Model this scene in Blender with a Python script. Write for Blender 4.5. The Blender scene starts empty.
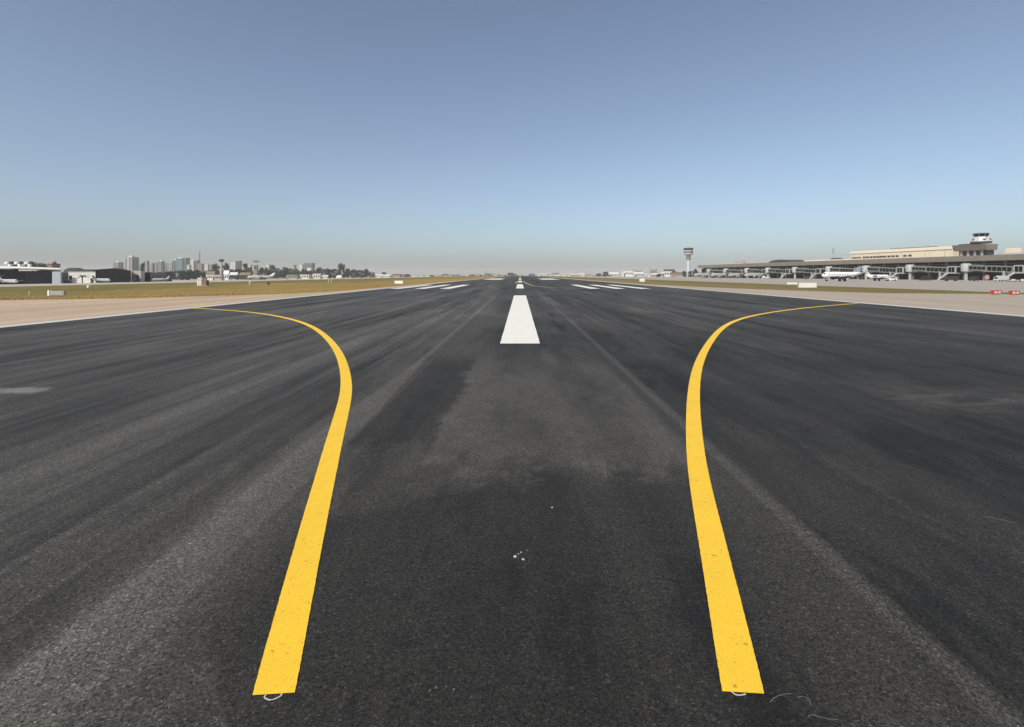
import bpy, math, random
from mathutils import Vector, Matrix
random.seed(7)
S = bpy.context.scene
COL = S.collection
F, CX, HY, CAMZ = 515.0, 520.0, 275.0, 1.7      # focal length in px, vanishing point, eye height


# ------------------------------------------------------------------ small helpers
def gz(x):
    """height of the terrain at lateral position x (the airfield falls away to both sides)"""
    pts = [(-1e5, -3.3), (-275, -3.3), (-75, 0), (47, 0), (200, -1.2), (1e5, -1.2)]
    for (a, za), (b, zb) in zip(pts, pts[1:]):
        if a <= x <= b:
            return za + (zb - za) * (x - a) / (b - a)
    return 0.0


def X_at(px, Y):
    return (px - CX) * Y / F


def Z_at(py, Y):
    return CAMZ - (py - HY) * Y / F


def Y_for(px, L):
    return F * L / (px - CX)


class MB:
    """collects geometry for ONE mesh object"""
    def __init__(self):
        self.v, self.f, self.sm = [], [], []

    def face(self, pts, smooth=False):
        n = len(self.v)
        self.v += [tuple(p) for p in pts]
        self.f.append(tuple(range(n, n + len(pts))))
        self.sm.append(smooth)
        return self

    def raw(self, vs, fs, smooth=False):
        n = len(self.v)
        self.v += [tuple(p) for p in vs]
        for q in fs:
            self.f.append(tuple(i + n for i in q))
            self.sm.append(smooth)
        return self

    def box(self, x0, x1, y0, y1, z0, z1):
        vs = [(x0, y0, z0), (x1, y0, z0), (x1, y1, z0), (x0, y1, z0),
              (x0, y0, z1), (x1, y0, z1), (x1, y1, z1), (x0, y1, z1)]
        return self.raw(vs, [(0, 3, 2, 1), (4, 5, 6, 7), (0, 1, 5, 4), (1, 2, 6, 5), (2, 3, 7, 6), (3, 0, 4, 7)])

    def prism(self, poly, axis, a, b):
        """polygon extruded along an axis: poly given in the two other axes, in order"""
        def pt(p, t):
            return {'x': (t, p[0], p[1]), 'y': (p[0], t, p[1]), 'z': (p[0], p[1], t)}[axis]
        n = len(poly)
        vs = [pt(p, a) for p in poly] + [pt(p, b) for p in poly]
        fs = [tuple(range(n)), tuple(range(2 * n - 1, n - 1, -1))]
        fs += [(i, i + n, (i + 1) % n + n, (i + 1) % n) for i in range(n)]
        return self.raw(vs, fs)

    def tube(self, p0, p1, r0, r1=None, n=8, smooth=True):
        r1 = r0 if r1 is None else r1
        p0, p1 = Vector(p0), Vector(p1)
        d = (p1 - p0).normalized()
        a = d.orthogonal().normalized()
        b = d.cross(a)
        vs = []
        for p, r in ((p0, r0), (p1, r1)):
            for i in range(n):
                t = 2 * math.pi * i / n
                vs.append(p + (a * math.cos(t) + b * math.sin(t)) * r)
        fs = [(i, (i + 1) % n, (i + 1) % n + n, i + n) for i in range(n)]
        self.raw(vs, fs, smooth)
        self.raw(vs, [tuple(range(n - 1, -1, -1)), tuple(range(n, 2 * n))])
        return self

    def lathe(self, prof, n=16, cx=0, cy=0, smooth=True):
        """profile [(r, z)] turned about a vertical axis"""
        vs, fs = [], []
        for r, z in prof:
            for i in range(n):
                t = 2 * math.pi * (i + .5) / n
                vs.append((cx + r * math.cos(t), cy + r * math.sin(t), z))
        for k in range(len(prof) - 1):
            for i in range(n):
                j = (i + 1) % n
                fs.append((k * n + i, k * n + j, (k + 1) * n + j, (k + 1) * n + i))
        self.raw(vs, fs, smooth)
        self.raw(vs, [tuple(range(n - 1, -1, -1)), tuple(range((len(prof) - 1) * n, len(prof) * n))])
        return self

    def loft(self, secs, n=14, smooth=True):
        """sections along x: (x, cy, cz, ry, rz)"""
        vs, fs = [], []
        for x, cy, cz, ry, rz in secs:
            for i in range(n):
                t = 2 * math.pi * i / n
                vs.append((x, cy + ry * math.cos(t), cz + rz * math.sin(t)))
        for k in range(len(secs) - 1):
            for i in range(n):
                j = (i + 1) % n
                fs.append((k * n + i, k * n + j, (k + 1) * n + j, (k + 1) * n + i))
        self.raw(vs, fs, smooth)
        self.raw(vs, [tuple(range(n - 1, -1, -1)), tuple(range((len(secs) - 1) * n, len(secs) * n))])
        return self

    def wing(self, pts, thick):
        """flat swept surface: pts = 4 corners of its mid-plane, thickness per pair (root, tip)"""
        (a, b, c, d) = [Vector(p) for p in pts]      # root lead, root trail, tip trail, tip lead
        nrm = (b - a).cross(d - a).normalized()
        t0, t1 = thick
        vs = []
        for p, t in ((a, t0), (b, t0 * .3), (c, t1 * .3), (d, t1)):
            vs += [p + nrm * t / 2, p - nrm * t / 2]
        return self.raw(vs, [(0, 2, 4, 6), (7, 5, 3, 1), (0, 1, 3, 2), (2, 3, 5, 4), (4, 5, 7, 6), (6, 7, 1, 0)])

    def build(self, name, mat, parent=None, loc=(0, 0, 0), rz=0, label=None):
        me = bpy.data.meshes.new(name)
        me.from_pydata(self.v, [], self.f)
        me.polygons.foreach_set('use_smooth', self.sm)
        me.materials.append(mat)
        me.update()
        o = bpy.data.objects.new(name, me)
        COL.objects.link(o)
        o.location = loc
        o.rotation_euler = (0, 0, rz)
        if parent is not None:
            o.parent = parent
        if label:
            o['label'] = label
        return o


def tag(o, label, cat, group=None):
    o['label'] = label
    o['category'] = cat
    if group:
        o['group'] = group
    return o


def thing(name, label, cat, loc, rz=0, group=None):
    o = bpy.data.objects.new(name, None)
    o.empty_display_size = .3
    COL.objects.link(o)
    o.location = loc
    o.rotation_euler = (0, 0, rz)
    return tag(o, label, cat, group)


def structure(o):
    o['kind'] = 'structure'
    return o


def copy_tree(o, parent=None):
    c = o.copy()
    COL.objects.link(c)
    if parent is not None:
        c.parent = parent
    for ch in list(o.children):
        copy_tree(ch, c)
    return c


# ------------------------------------------------------------------ node helpers
class V:
    """a float socket with arithmetic"""
    def __init__(self, nt, s):
        self.nt, self.s = nt, s

    def _op(self, op, *a):
        n = self.nt.nodes.new('ShaderNodeMath')
        n.operation = op
        for i, q in enumerate((self,) + a):
            if isinstance(q, V):
                self.nt.links.new(q.s, n.inputs[i])
            else:
                n.inputs[i].default_value = q
        return V(self.nt, n.outputs[0])

    def __add__(self, o): return self._op('ADD', o)
    __radd__ = __add__
    def __sub__(self, o): return self._op('SUBTRACT', o)
    def __rsub__(self, o): return (self * -1) + o
    def __mul__(self, o): return self._op('MULTIPLY', o)
    __rmul__ = __mul__
    def __truediv__(self, o): return self._op('DIVIDE', o)
    def abs(self): return self._op('ABSOLUTE')
    def min(self, o): return self._op('MINIMUM', o)
    def max(self, o): return self._op('MAXIMUM', o)
    def pow(self, o): return self._op('POWER', o)
    def sin(self): return self._op('SINE')

    def step(self, a, b):
        """0 below a, 1 above b, smooth between (a > b reverses)"""
        n = self.nt.nodes.new('ShaderNodeMapRange')
        n.interpolation_type = 'SMOOTHSTEP'
        self.nt.links.new(self.s, n.inputs['Value'])
        lo, hi, p, q = (a, b, 0., 1.) if a < b else (b, a, 1., 0.)
        n.inputs['From Min'].default_value = lo
        n.inputs['From Max'].default_value = hi
        n.inputs['To Min'].default_value = p
        n.inputs['To Max'].default_value = q
        return V(self.nt, n.outputs[0])

    def band(self, c, half, soft):
        return (self - c).abs().step(half + soft, half)


class Mat:
    def __init__(self, name, rough=.7, spec=.4, metal=0.):
        self.m = bpy.data.materials.new(name)
        self.m.use_nodes = True
        self.nt = self.m.node_tree
        self.bsdf = self.nt.nodes['Principled BSDF']
        self.bsdf.inputs['Roughness'].default_value = rough
        self.bsdf.inputs['Specular IOR Level'].default_value = spec
        self.bsdf.inputs['Metallic'].default_value = metal
        self.tc = self.nt.nodes.new('ShaderNodeTexCoord')
        sp = self.nt.nodes.new('ShaderNodeSeparateXYZ')
        self.nt.links.new(self.tc.outputs['Object'], sp.inputs[0])
        self.x, self.y, self.z = [V(self.nt, sp.outputs[i]) for i in range(3)]

    def vec(self, a, b, c=0.):
        n = self.nt.nodes.new('ShaderNodeCombineXYZ')
        for i, q in enumerate((a, b, c)):
            if isinstance(q, V):
                self.nt.links.new(q.s, n.inputs[i])
            else:
                n.inputs[i].default_value = q
        return n.outputs[0]

    def noise(self, vec=None, scale=1., detail=2., rough=.5, dist=0.):
        n = self.nt.nodes.new('ShaderNodeTexNoise')
        self.nt.links.new(vec if vec is not None else self.tc.outputs['Object'], n.inputs['Vector'])
        n.inputs['Scale'].default_value = scale
        n.inputs['Detail'].default_value = detail
        n.inputs['Roughness'].default_value = rough
        n.inputs['Distortion'].default_value = dist
        return V(self.nt, n.outputs['Fac'])

    def voronoi(self, vec, scale):
        n = self.nt.nodes.new('ShaderNodeTexVoronoi')
        self.nt.links.new(vec, n.inputs['Vector'])
        n.inputs['Scale'].default_value = scale
        sp = self.nt.nodes.new('ShaderNodeSeparateColor')
        self.nt.links.new(n.outputs['Color'], sp.inputs[0])
        return V(self.nt, n.outputs['Distance']), V(self.nt, sp.outputs[0])

    def rgb(self, c):
        n = self.nt.nodes.new('ShaderNodeRGB')
        n.outputs[0].default_value = (*c, 1)
        return n.outputs[0]

    def mix(self, fac, a, b, mode='MIX'):
        n = self.nt.nodes.new('ShaderNodeMix')
        n.data_type = 'RGBA'
        n.blend_type = mode
        if isinstance(fac, V):
            self.nt.links.new(fac.s, n.inputs[0])
        else:
            n.inputs[0].default_value = fac
        for s, q in ((n.inputs[6], a), (n.inputs[7], b)):
            if isinstance(q, tuple):
                s.default_value = (*q, 1)
            else:
                self.nt.links.new(q, s)
        return n.outputs[2]

    def scale(self, col, v):
        n = self.nt.nodes.new('ShaderNodeVectorMath')
        n.operation = 'SCALE'
        if isinstance(col, tuple):
            n.inputs[0].default_value = col
        else:
            self.nt.links.new(col, n.inputs[0])
        self.nt.links.new(v.s, n.inputs['Scale'])
        return n.outputs[0]

    def color(self, sock):
        self.nt.links.new(sock, self.bsdf.inputs['Base Color'])
        return self

    def rough(self, v):
        self.nt.links.new(v.s, self.bsdf.inputs['Roughness'])
        return self

    def bump(self, v, strength=.3, dist=.01):
        n = self.nt.nodes.new('ShaderNodeBump')
        n.inputs['Strength'].default_value = strength
        n.inputs['Distance'].default_value = dist
        self.nt.links.new(v.s, n.inputs['Height'])
        self.nt.links.new(n.outputs[0], self.bsdf.inputs['Normal'])
        return self


def paint(name, c, rough=.5, var=.18, scale=.7, spec=.4, metal=0.):
    """a weathered single-colour surface: soft mottling plus streaks of dirt running down"""
    m = Mat(name, rough, spec, metal)
    n1 = m.noise(None, scale, 4, .6)
    n2 = m.noise(m.vec(m.x * 2.2, m.y * 2.2, m.z * .25), scale * 1.5, 3, .6)
    m.color(m.scale(c, (n1 - .5) * var * 2 + (n2 - .5) * var * 1.6 + 1.0))
    return m.m


def floors(name, wall, glass, pitch=3., frac=.45, rough=.5):
    """facade skin with a dark window line per storey"""
    m = Mat(name, rough)
    s = (m.z * (2 * math.pi / pitch)).sin()
    k = s.step(.6 - frac * 1.5, .75 - frac * 1.5)
    n = m.noise(None, .5, 3, .6)
    m.color(m.scale(m.mix(k, wall, glass), (n - .5) * .35 + 1.))
    return m.m


# ------------------------------------------------------------------ materials
def asphalt():
    m = Mat('runway asphalt', .8, .35)
    x, y = m.x, m.y
    xy = m.vec(x, y)
    wob = (m.noise(m.vec(x * 1.2, y * .8), 1.1, 4, .65) - .5)          # ragged edges of stains
    wob2 = (m.noise(m.vec(x, y), 4.5, 4, .7) - .5)
    # base mottling, stretched along the runway
    st1 = m.noise(m.vec(x * .55, y * .022), 1., 4, .6) - .5
    st2 = m.noise(m.vec(x * 2.6, y * .07 + 3.), 1., 4, .65) - .5
    st3 = m.noise(m.vec(x * 9., y * .16 + 9.), 1., 3, .6) - .5
    blot = m.noise(m.vec(x * .45, y * .18), 1., 5, .62, .4) - .5
    outer = x.abs().step(1.9, 2.6)
    far = y.step(6, 22)
    tone = 1. + (st1 * (2.4 + far * 1.2) + st2 * (outer * 2.2 + .5) + st3 * (outer * .9 + .2)) * (1. - x.step(1.8, 2.4) * y.step(22, 10) * .5) + blot * 1.3
    tone = tone - x.band(-16.3, 1.0, .9) * .35
    # lane left of the joint a little paler, lane to the right darker
    tone = tone * (1. + x.step(-1.7, -2.1) * .30 - x.step(1.8, 2.0) * x.step(14, 9) * y.step(20, 9) * .36 - x.step(-2.25, -2.5) * y.step(14, 6) * .20)
    rag = m.noise(m.vec(x * 1.0, y * .62), 1.5, 9, .72) - .5
    ragf = m.noise(m.vec(x, y * .8), 7., 8, .75) - .5
    blotch = m.noise(m.vec(x * 1.25 + 4., y * .30), 1., 9, .66)
    tone = tone - blotch.step(.545, .585) * .20 - blotch.step(.60, .63) * .10 + blotch.step(.44, .39) * .24
    bl2 = m.noise(m.vec(x * .8 + 11., y * .11), 1., 9, .7)
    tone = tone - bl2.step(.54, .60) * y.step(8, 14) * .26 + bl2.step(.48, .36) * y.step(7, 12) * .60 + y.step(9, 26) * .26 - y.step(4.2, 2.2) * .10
    # the paler middle patch and the dark patches round it
    mid = (x + rag * .5 + ragf * .1).step(-.92, -.84) * (x + ragf * .1).step(1.72, 1.55) * (y + rag * 3.2 + ragf * .5).step(4.2, 4.75) * (y + rag * 5).step(12.5, 8.)
    tone = tone + mid * (.66 + rag * 2.2 + ragf * .7)
    d1 = (x + ragf * .1).step(-1.74, -1.68) * (x + rag * 1.3 + ragf * .3).step(-.84, -1.02) * (y + rag * 3.5).step(4.9, 5.3) * (y + rag * 4).step(11.5, 9.8)
    tone = tone * (1. - d1 * (.42 + rag * .8).max(.1))
    yb = y - (x * .55).min(.12) + rag * .55 + ragf * .16
    d2 = (x + rag * .7).step(.60, .25) * (x + ragf * .08).step(-1.52, -1.44) * (yb + rag * .30).step(4.40, 4.22) * (x + y * .8 + rag * .3 + ragf * .1).step(.42, .47)
    tone = tone * (1. - d2 * .34)
    d4 = (x + rag * .6).step(.25, .45) * x.step(1.75, 1.6) * yb.step(4.2, 3.9)
    tone = tone * (1. - d4 * .10)
    d3 = (x + ragf * .08).step(-1.78, -1.74) * (x + ragf * .08).step(-1.32, -1.38) * y.step(7, 4)
    tone = tone * (1. + d3 * .26)
    # dark old rubber and damp looking lanes left of the band
    d5 = (x + rag * .35 + ragf * .06).band(-2.62, .20, .12) * (y + rag * 5).step(3.6, 4.6) * (y + rag * 6).step(9., 6.5)
    tone = tone * (1. - d5 * .30)
    # left paving joint: wide pale scrubbed band
    hw = y.step(11, 5) * .15 + .03
    jl = ((x + wob2 * .05 + ragf * .10 + 1.95).abs() - hw).step(.06, .0)
    tone = tone + jl * (.78 + blot * 1.2 + rag * .8) * y.step(90, 35)
    jl2 = (x + wob2 * .05).band(-2.75, .22, .2) * .22 + (x + wob2 * .04).band(-6.15, .07, .08) * .40 + (x + wob2 * .04).band(-4.3, .05, .2) * .18
    tone = tone + jl2 * y.step(70, 25)
    # right paving joint: thin line of loose grit
    gr = m.noise(m.vec(x * 3., y * 1.2), 26., 3, .75)
    jr = (x + wob2 * .05).band(1.86, .03, .07)
    tone = tone + jr * (gr.step(.42, .66) * 1.05 + .25) * y.step(90, 30)
    jr0 = (x + wob2 * .06).band(1.86, .25, .3)
    tone = tone + jr0 * .14
    # pale worn areas right and left
    e = ((x - 6.3) * .5).pow(2.) + ((y - 6.95) * .95).pow(2.)
    pr = (e + rag * 1.6).step(1.0, .1)
    tone = tone + pr * 1.2 * m.noise(m.vec(x * 1.4, y * 3.), 1., 3, .6).step(.3, .8)
    e2 = ((x + 7.5) * 1.35).pow(2.) + ((y - 7.55) * 3.2).pow(2.)
    tone = tone + (e2 + rag * 2.6 + ragf * 1.6).step(.85, .0) * (ragf * 6. + 3.2).max(0.)
    # tyre rubber in the far touchdown area
    tyre = x.abs().band(3.6, 1.2, 1.4) * y.step(45, 140) * .25
    tone = tone * (1. - tyre)
    # the stone in the mix: fine grain and a few pale chips
    g1d, g1 = m.voronoi(xy, 170.)
    g2d, g2 = m.voronoi(xy, 95.)
    g3 = m.noise(xy, 48., 4, .75)
    g5 = m.noise(xy, 6., 4, .7)
    grain = 1. + (g1 - .5) * 1.05 + (g2 - .5) * .75 + (g3 - .5) * 1.5 + (g5 - .5) * .5
    chip = g1.step(.95, .99) * 1.4 + g2.step(.975, .99) * 1.1
    tone = tone.max(.3) * (grain.max(.15) + chip)
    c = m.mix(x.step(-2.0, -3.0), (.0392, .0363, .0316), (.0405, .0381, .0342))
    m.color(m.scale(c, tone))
    m.rough((g3 - .5) * .25 + .82)
    m.bump(g1d * .5 + g2 * .5 + g3 * .8, .5, .004)
    return m.m


def line_paint(name, c, worn, grit):
    m = Mat(name, .62, .35)
    xy = m.vec(m.x, m.y)
    n = m.noise(xy, 3., 5, .65)
    g = m.noise(xy, 75., 4, .8)
    _, v = m.voronoi(xy, 110.)
    _, v2 = m.voronoi(xy, 60.)
    area = m.noise(xy, 7., 3, .6).step(.45, .65)
    pits = v.step(.955, .99) * (area * .7 + .3) + v2.step(.985, .995) * area
    tyre = m.noise(m.vec(m.x * 5., m.y * .5), 1., 4, .6).step(.52, .72)
    col = m.scale(c, (n - .5) * .20 + (g - .5) * .50 - tyre * .06 + 1.03)
    m.color(m.mix((pits * grit).min(1.), col, worn))
    m.bump(g + v * .4, .4, .004)
    return m.m


def grass():
    m = Mat('dry airfield grass', .9, .15)
    x, y = m.x, m.y
    n = m.noise(m.vec(x * .05, y * .018), 1., 5, .65) - .5
    n2 = m.noise(m.vec(x * .35, y * .12), 1., 5, .7) - .5
    n3 = m.noise(m.vec(x * 3., y * 3.), 1., 5, .75) - .5
    dry = (x + n * 46. + n2 * 14.).step(-60., -22.)
    left = m.mix(dry, (.175, .145, .042), (.320, .215, .066))
    bands = m.noise(m.vec(x * .22, y * .012), 1., 4, .6).step(.55, .75) * x.step(-18., -26.)
    left = m.mix(bands * .6, left, (.34, .22, .12))
    rgt = m.mix((x + n2 * 18.).step(26., 42.), (.235, .175, .068), (.180, .140, .046))
    c = m.mix(x.step(-4., 4.), left, rgt)
    m.color(m.scale(c, (n3 * .9 + n2 * .8 + n * .5 + 1.).max(.3)))
    m.bump(n3, .8, .08)
    return m.m


def paving(name, c, streak, fine=.35, rough=.85, axis_y=True):
    m = Mat(name, rough, .25)
    x, y = m.x, m.y
    a = m.noise(m.vec(x * .5, y * .02), 1., 5, .65) - .5
    b = m.noise(m.vec(x * .15, y * .1), 1., 4, .6) - .5
    d = m.noise(m.vec(x, y), 2.2, 5, .72) - .5
    m.color(m.scale(c, (a * streak * 2 + b * streak + d * fine + 1.).max(.3)))
    m.bump(d, .4, .02)
    return m.m


M = dict(
    asphalt=asphalt(),
    yellow=line_paint('yellow line paint', (.88, .545, .036), (.22, .14, .03), .55),
    white=line_paint('white line paint', (.82, .79, .70), (.35, .34, .31), .6),
    edge=line_paint('edge line paint', (.60, .58, .52), (.2, .19, .17), 1.),
    faint_yellow=line_paint('dusty yellow line paint', (.42, .37, .20), (.10, .10, .08), 1.),
    chalk=line_paint('chalk', (.50, .49, .46), (.2, .2, .2), 1.),
    faint_chalk=line_paint('faint chalk', (.105, .10, .094), (.05, .05, .05), 1.),
    grass=grass(),
    sand=paving('dry earth shoulder', (.47, .350, .242), .45, .55),
    shoulder=paving('concrete shoulder', (.40, .335, .262), .24, .30),
    apron=paving('concrete apron', (.375, .335, .285), .24, .22),
    apron_pale=paving('paler concrete apron', (.44, .395, .33), .10, .18),  # paler concrete of the left parking apron
    concrete=paint('brown grey concrete', (.215, .185, .150), .8, .20, .25),
    concrete_pale=paint('pale concrete', (.42, .40, .36), .8, .15, .3),
    cream=paint('cream render', (.74, .64, .49), .7, .10, .2),
    cream_trim=paint('cream trim', (.80, .71, .56), .7, .08, .3),
    white_wall=paint('white painted wall', (.72, .71, .67), .6, .10, .4),
    ivory=paint('ivory wall', (.66, .63, .55), .6, .12, .4),
    grey_metal=paint('grey corrugated metal', (.34, .37, .41), .5, .12, .8),
    tower_shaft=paint('pale grey tower concrete', (.52, .53, .53), .6, .10, .4),
    bridge_pale=paint('dusty pale steel', (.37, .385, .36), .55, .15, .8),
    pale_metal=paint('pale grey metal', (.52, .54, .53), .45, .12, .8),
    green_grey=paint('grey green painted steel', (.21, .225, .205), .5, .12, .8),
    dark_metal=paint('dark steel', (.022, .023, .026), .5, .2, .8),
    navy=paint('navy cladding', (.008, .0085, .013), .9, .25, .5, .06),
    black=paint('black opening', (.005, .005, .006), .95, .3, .5, .04),
    glass=paint('dark glass', (.020, .026, .032), .12, .3, .4, .6),
    bluish_glass=paint('teal glass', (.12, .20, .23), .2, .2, .1, .6),
    dome=paint('dark green roof', (.055, .068, .066), .6, .2, .4),
    aircraft=paint('white aircraft paint', (.80, .80, .79), .28, .05, .4, .5),
    aircraft_dull=paint('dull white aircraft paint', (.50, .50, .49), .4, .08, .4, .4),
    aircraft_grey=paint('grey aircraft paint', (.30, .32, .35), .3, .1, .4, .5),
    aircraft_blue=paint('dark blue aircraft paint', (.018, .022, .045), .3, .1, .4, .5),
    tyre=paint('tyre rubber', (.016, .016, .016), .8, .2, 2.),
    sign_white=paint('white sign face', (.84, .82, .76), .45, .05, 2.),
    sign_grey=paint('grey sign back', (.36, .36, .35), .5, .10, 3.),
    sign_red=paint('red sign face', (.48, .045, .035), .45, .10, 3.),
    brick=paint('orange brick', (.26, .145, .11), .8, .2, 2.),
    pink=paint('pinkish render', (.47, .355, .30), .7, .15, .5),
    terracotta=paint('brown tiled roof', (.15, .10, .08), .8, .2, .6),
    red_board=paint('pale pink board', (.42, .31, .30), .6, .2, 2.),
    slate=paint('dark roof', (.060, .057, .055), .8, .2, .4),
    olive=paint('olive roof', (.17, .165, .10), .8, .2, .4),
    bark=paint('bark', (.085, .065, .048), .9, .3, 2.),
    red_paint=paint('red mast paint', (.33, .075, .055), .6, .15, 1.),
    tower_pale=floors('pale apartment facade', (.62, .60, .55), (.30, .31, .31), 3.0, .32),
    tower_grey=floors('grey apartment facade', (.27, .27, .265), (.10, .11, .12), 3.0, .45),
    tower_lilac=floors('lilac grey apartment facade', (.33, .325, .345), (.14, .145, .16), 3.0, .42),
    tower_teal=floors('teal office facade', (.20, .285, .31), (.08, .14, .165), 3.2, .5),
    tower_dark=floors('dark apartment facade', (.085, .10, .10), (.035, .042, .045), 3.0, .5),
    tower_brown=floors('brown apartment facade', (.36, .27, .235), (.16, .12, .105), 3.0, .4),
)


def foliage(name, c1, c2):
    m = Mat(name, .75, .2)
    n = m.noise(None, .55, 3, .6)
    n2 = m.noise(None, 3., 2, .6)
    m.color(m.scale(m.mix(n.step(.38, .62), c1, c2), (n2 - .5) * .8 + 1.))
    return m.m


LEAF = [foliage('dark leaves', (.020, .032, .015), (.044, .060, .027)),
        foliage('grey green leaves', (.036, .062, .038), (.066, .098, .058)),
        foliage('olive leaves', (.060, .062, .030), (.110, .102, .052)),
        foliage('brown green leaves', (.048, .044, .032), (.085, .072, .050))]


# ------------------------------------------------------------------ terrain, runway, paving
def sheet(name, mat, rows, z, parent=None, label=None):
    """a ground sheet from cross rows [(y, x0, x1)], following the terrain between its break lines"""
    mb = MB()
    cuts = [-275, -75, 47, 200]
    for (ya, a0, a1), (yb, b0, b1) in zip(rows, rows[1:]):
        ts = [0., 1.]
        xs_a = [a0] + [c for c in cuts if min(a0, b0) < c < max(a1, b1)] + [a1]
        xs_b = [b0] + xs_a[1:-1] + [b1]
        for i in range(len(xs_a) - 1):
            p = [(xs_a[i], ya), (xs_a[i + 1], ya), (xs_b[i + 1], yb), (xs_b[i], yb)]
            mb.face([(q[0], q[1], gz(q[0]) + z) for q in p])
    return mb.build(name, mat, parent, label=label)


structure(sheet('ground', M['grass'], [(-400, -6000, 6000), (500, -6000, 6000), (2500, -6000, 6000), (9000, -6000, 6000)], 0.))
LEFT_DARK, RIGHT_DARK = -17.35, 21.15


def wavy(rows, k, amp, seed):
    r = random.Random(seed)
    out = []
    for a, b in zip(rows, rows[1:]):
        for i in range(k):
            t = i / k
            q = [a[j] + (b[j] - a[j]) * t for j in range(3)]
            if i:
                q[amp[0]] += r.uniform(-amp[1], amp[1])
            out.append(tuple(q))
    out.append(rows[-1])
    return out


structure(sheet('earth_shoulder', M['sand'], wavy([(-60, -38, LEFT_DARK), (22, -37, LEFT_DARK), (35, -35.4, LEFT_DARK), (37.2, -28.6, LEFT_DARK),
          (43.7, -23.2, LEFT_DARK), (47, -20.6, LEFT_DARK), (56, -19.0, LEFT_DARK), (90, -18.7, LEFT_DARK), (160, -18.6, LEFT_DARK), (1000, -18.4, LEFT_DARK)], 6, (1, .22), 3), .004))
structure(sheet('concrete_shoulder', M['shoulder'], wavy([(-60, RIGHT_DARK, 47.3), (44, RIGHT_DARK, 47.3), (46, RIGHT_DARK, 42.5), (48, RIGHT_DARK, 34), (56.5, RIGHT_DARK, 29.5),
          (73, RIGHT_DARK, 25.2), (100, RIGHT_DARK, 23.0), (1000, RIGHT_DARK, 22.6)], 6, (2, .12), 5), .004))
structure(sheet('parking_apron', M['apron_pale'], [(-60, -420, -74.5), (400, -420, -74.5), (1000, -330, -70)], .004))
structure(sheet('terminal_apron', M['apron'], [(-60, 47.3, 420), (400, 47.3, 420), (1000, 46.5, 300)], .004))

tf = MB()
rt_ = random.Random(21)
edge_l = [(35, -35.6), (37.2, -28.8), (43.7, -23.4), (47, -20.8), (56, -19.2), (90, -18.9), (140, -18.8)]
edge_r = [(44, 46), (46, 42.7), (48, 34.2), (56.5, 29.7), (73, 25.4), (100, 23.2), (140, 22.8)]
for k in range(5000):
    e, sg = (edge_l, -1) if k % 3 else (edge_r, 1)
    t = rt_.random() ** 1.3 * (len(e) - 1)
    q = int(t)
    y_ = e[q][0] + (e[q + 1][0] - e[q][0]) * (t - q) + rt_.gauss(0, .3)
    x_ = e[q][1] + (e[q + 1][1] - e[q][1]) * (t - q)
    x_ += sg * (abs(rt_.gauss(0, 4.5)) - .35) if k % 4 else sg * rt_.uniform(-.6, 18)
    if sg > 0 and x_ > 46.5 or abs(x_) < 17.6:
        continue
    h = rt_.uniform(.025, .10)
    for b in range(3):
        a = rt_.uniform(0, 6.28)
        c, d = math.cos(a) * h * .55, math.sin(a) * h * .55
        z_ = gz(x_)
        tf.face([(x_ - d * .35, y_ + c * .35, z_), (x_ + d * .35, y_ - c * .35, z_), (x_ + c * rt_.uniform(.5, 1.3), y_ + d, z_ + h)])
tf = tf.build('grass_tufts', M['grass'])
tf['kind'] = 'stuff'

runway = structure(MB().face([(LEFT_DARK, -60, .008), (RIGHT_DARK, -60, .008), (RIGHT_DARK, 1150, .008), (LEFT_DARK, 1150, .008)])
                   .build('runway', M['asphalt']))


def strip(name, mat, pts, width, z=.012, label=None, seed=0, ragged=.0, square=False, dense=10, smooth=0):
    """a painted line on the runway along a smooth path"""
    P = []
    n = len(pts)
    for i in range(n - 1):
        p0, p1, p2, p3 = pts[max(i - 1, 0)], pts[i], pts[i + 1], pts[min(i + 2, n - 1)]
        for k in range(dense):
            t = k / dense
            P.append(tuple(.5 * (2 * b + (c - a) * t + (2 * a - 5 * b + 4 * c - d) * t * t + (3 * b - a - 3 * c + d) * t ** 3)
                           for a, b, c, d in zip(p0, p1, p2, p3)))
    P.append(pts[-1])
    for _ in range(smooth):
        P = [P[0]] + [tuple((a + 2 * b + c) / 4 for a, b, c in zip(p, q, w_)) for p, q, w_ in zip(P, P[1:], P[2:])] + [P[-1]]
    r = random.Random(seed)
    mb = MB()
    L = []
    for i, p in enumerate(P):
        a, b = P[max(i - 1, 0)], P[min(i + 1, len(P) - 1)]
        d = Vector((b[0] - a[0], b[1] - a[1])).normalized()
        w = (width(i / (len(P) - 1)) if callable(width) else width) / 2
        if square and i < 3 * dense // 5:                      # the painter squared the end off across the runway
            d = d.lerp(Vector((0, 1)), .72 - .72 * i / (3 * dense // 5)).normalized()
        nx, ny = -d.y, d.x
        e0, e1 = w + r.uniform(-ragged, ragged), w + r.uniform(-ragged, ragged)
        L.append(((p[0] + nx * e0, p[1] + ny * e0), (p[0] - nx * e1, p[1] - ny * e1)))
    for (a, b), (c, d) in zip(L, L[1:]):
        mb.face([(b[0], b[1], z), (d[0], d[1], z), (c[0], c[1], z), (a[0], a[1], z)])
    return mb.build(name, mat, runway, label=label)


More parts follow.
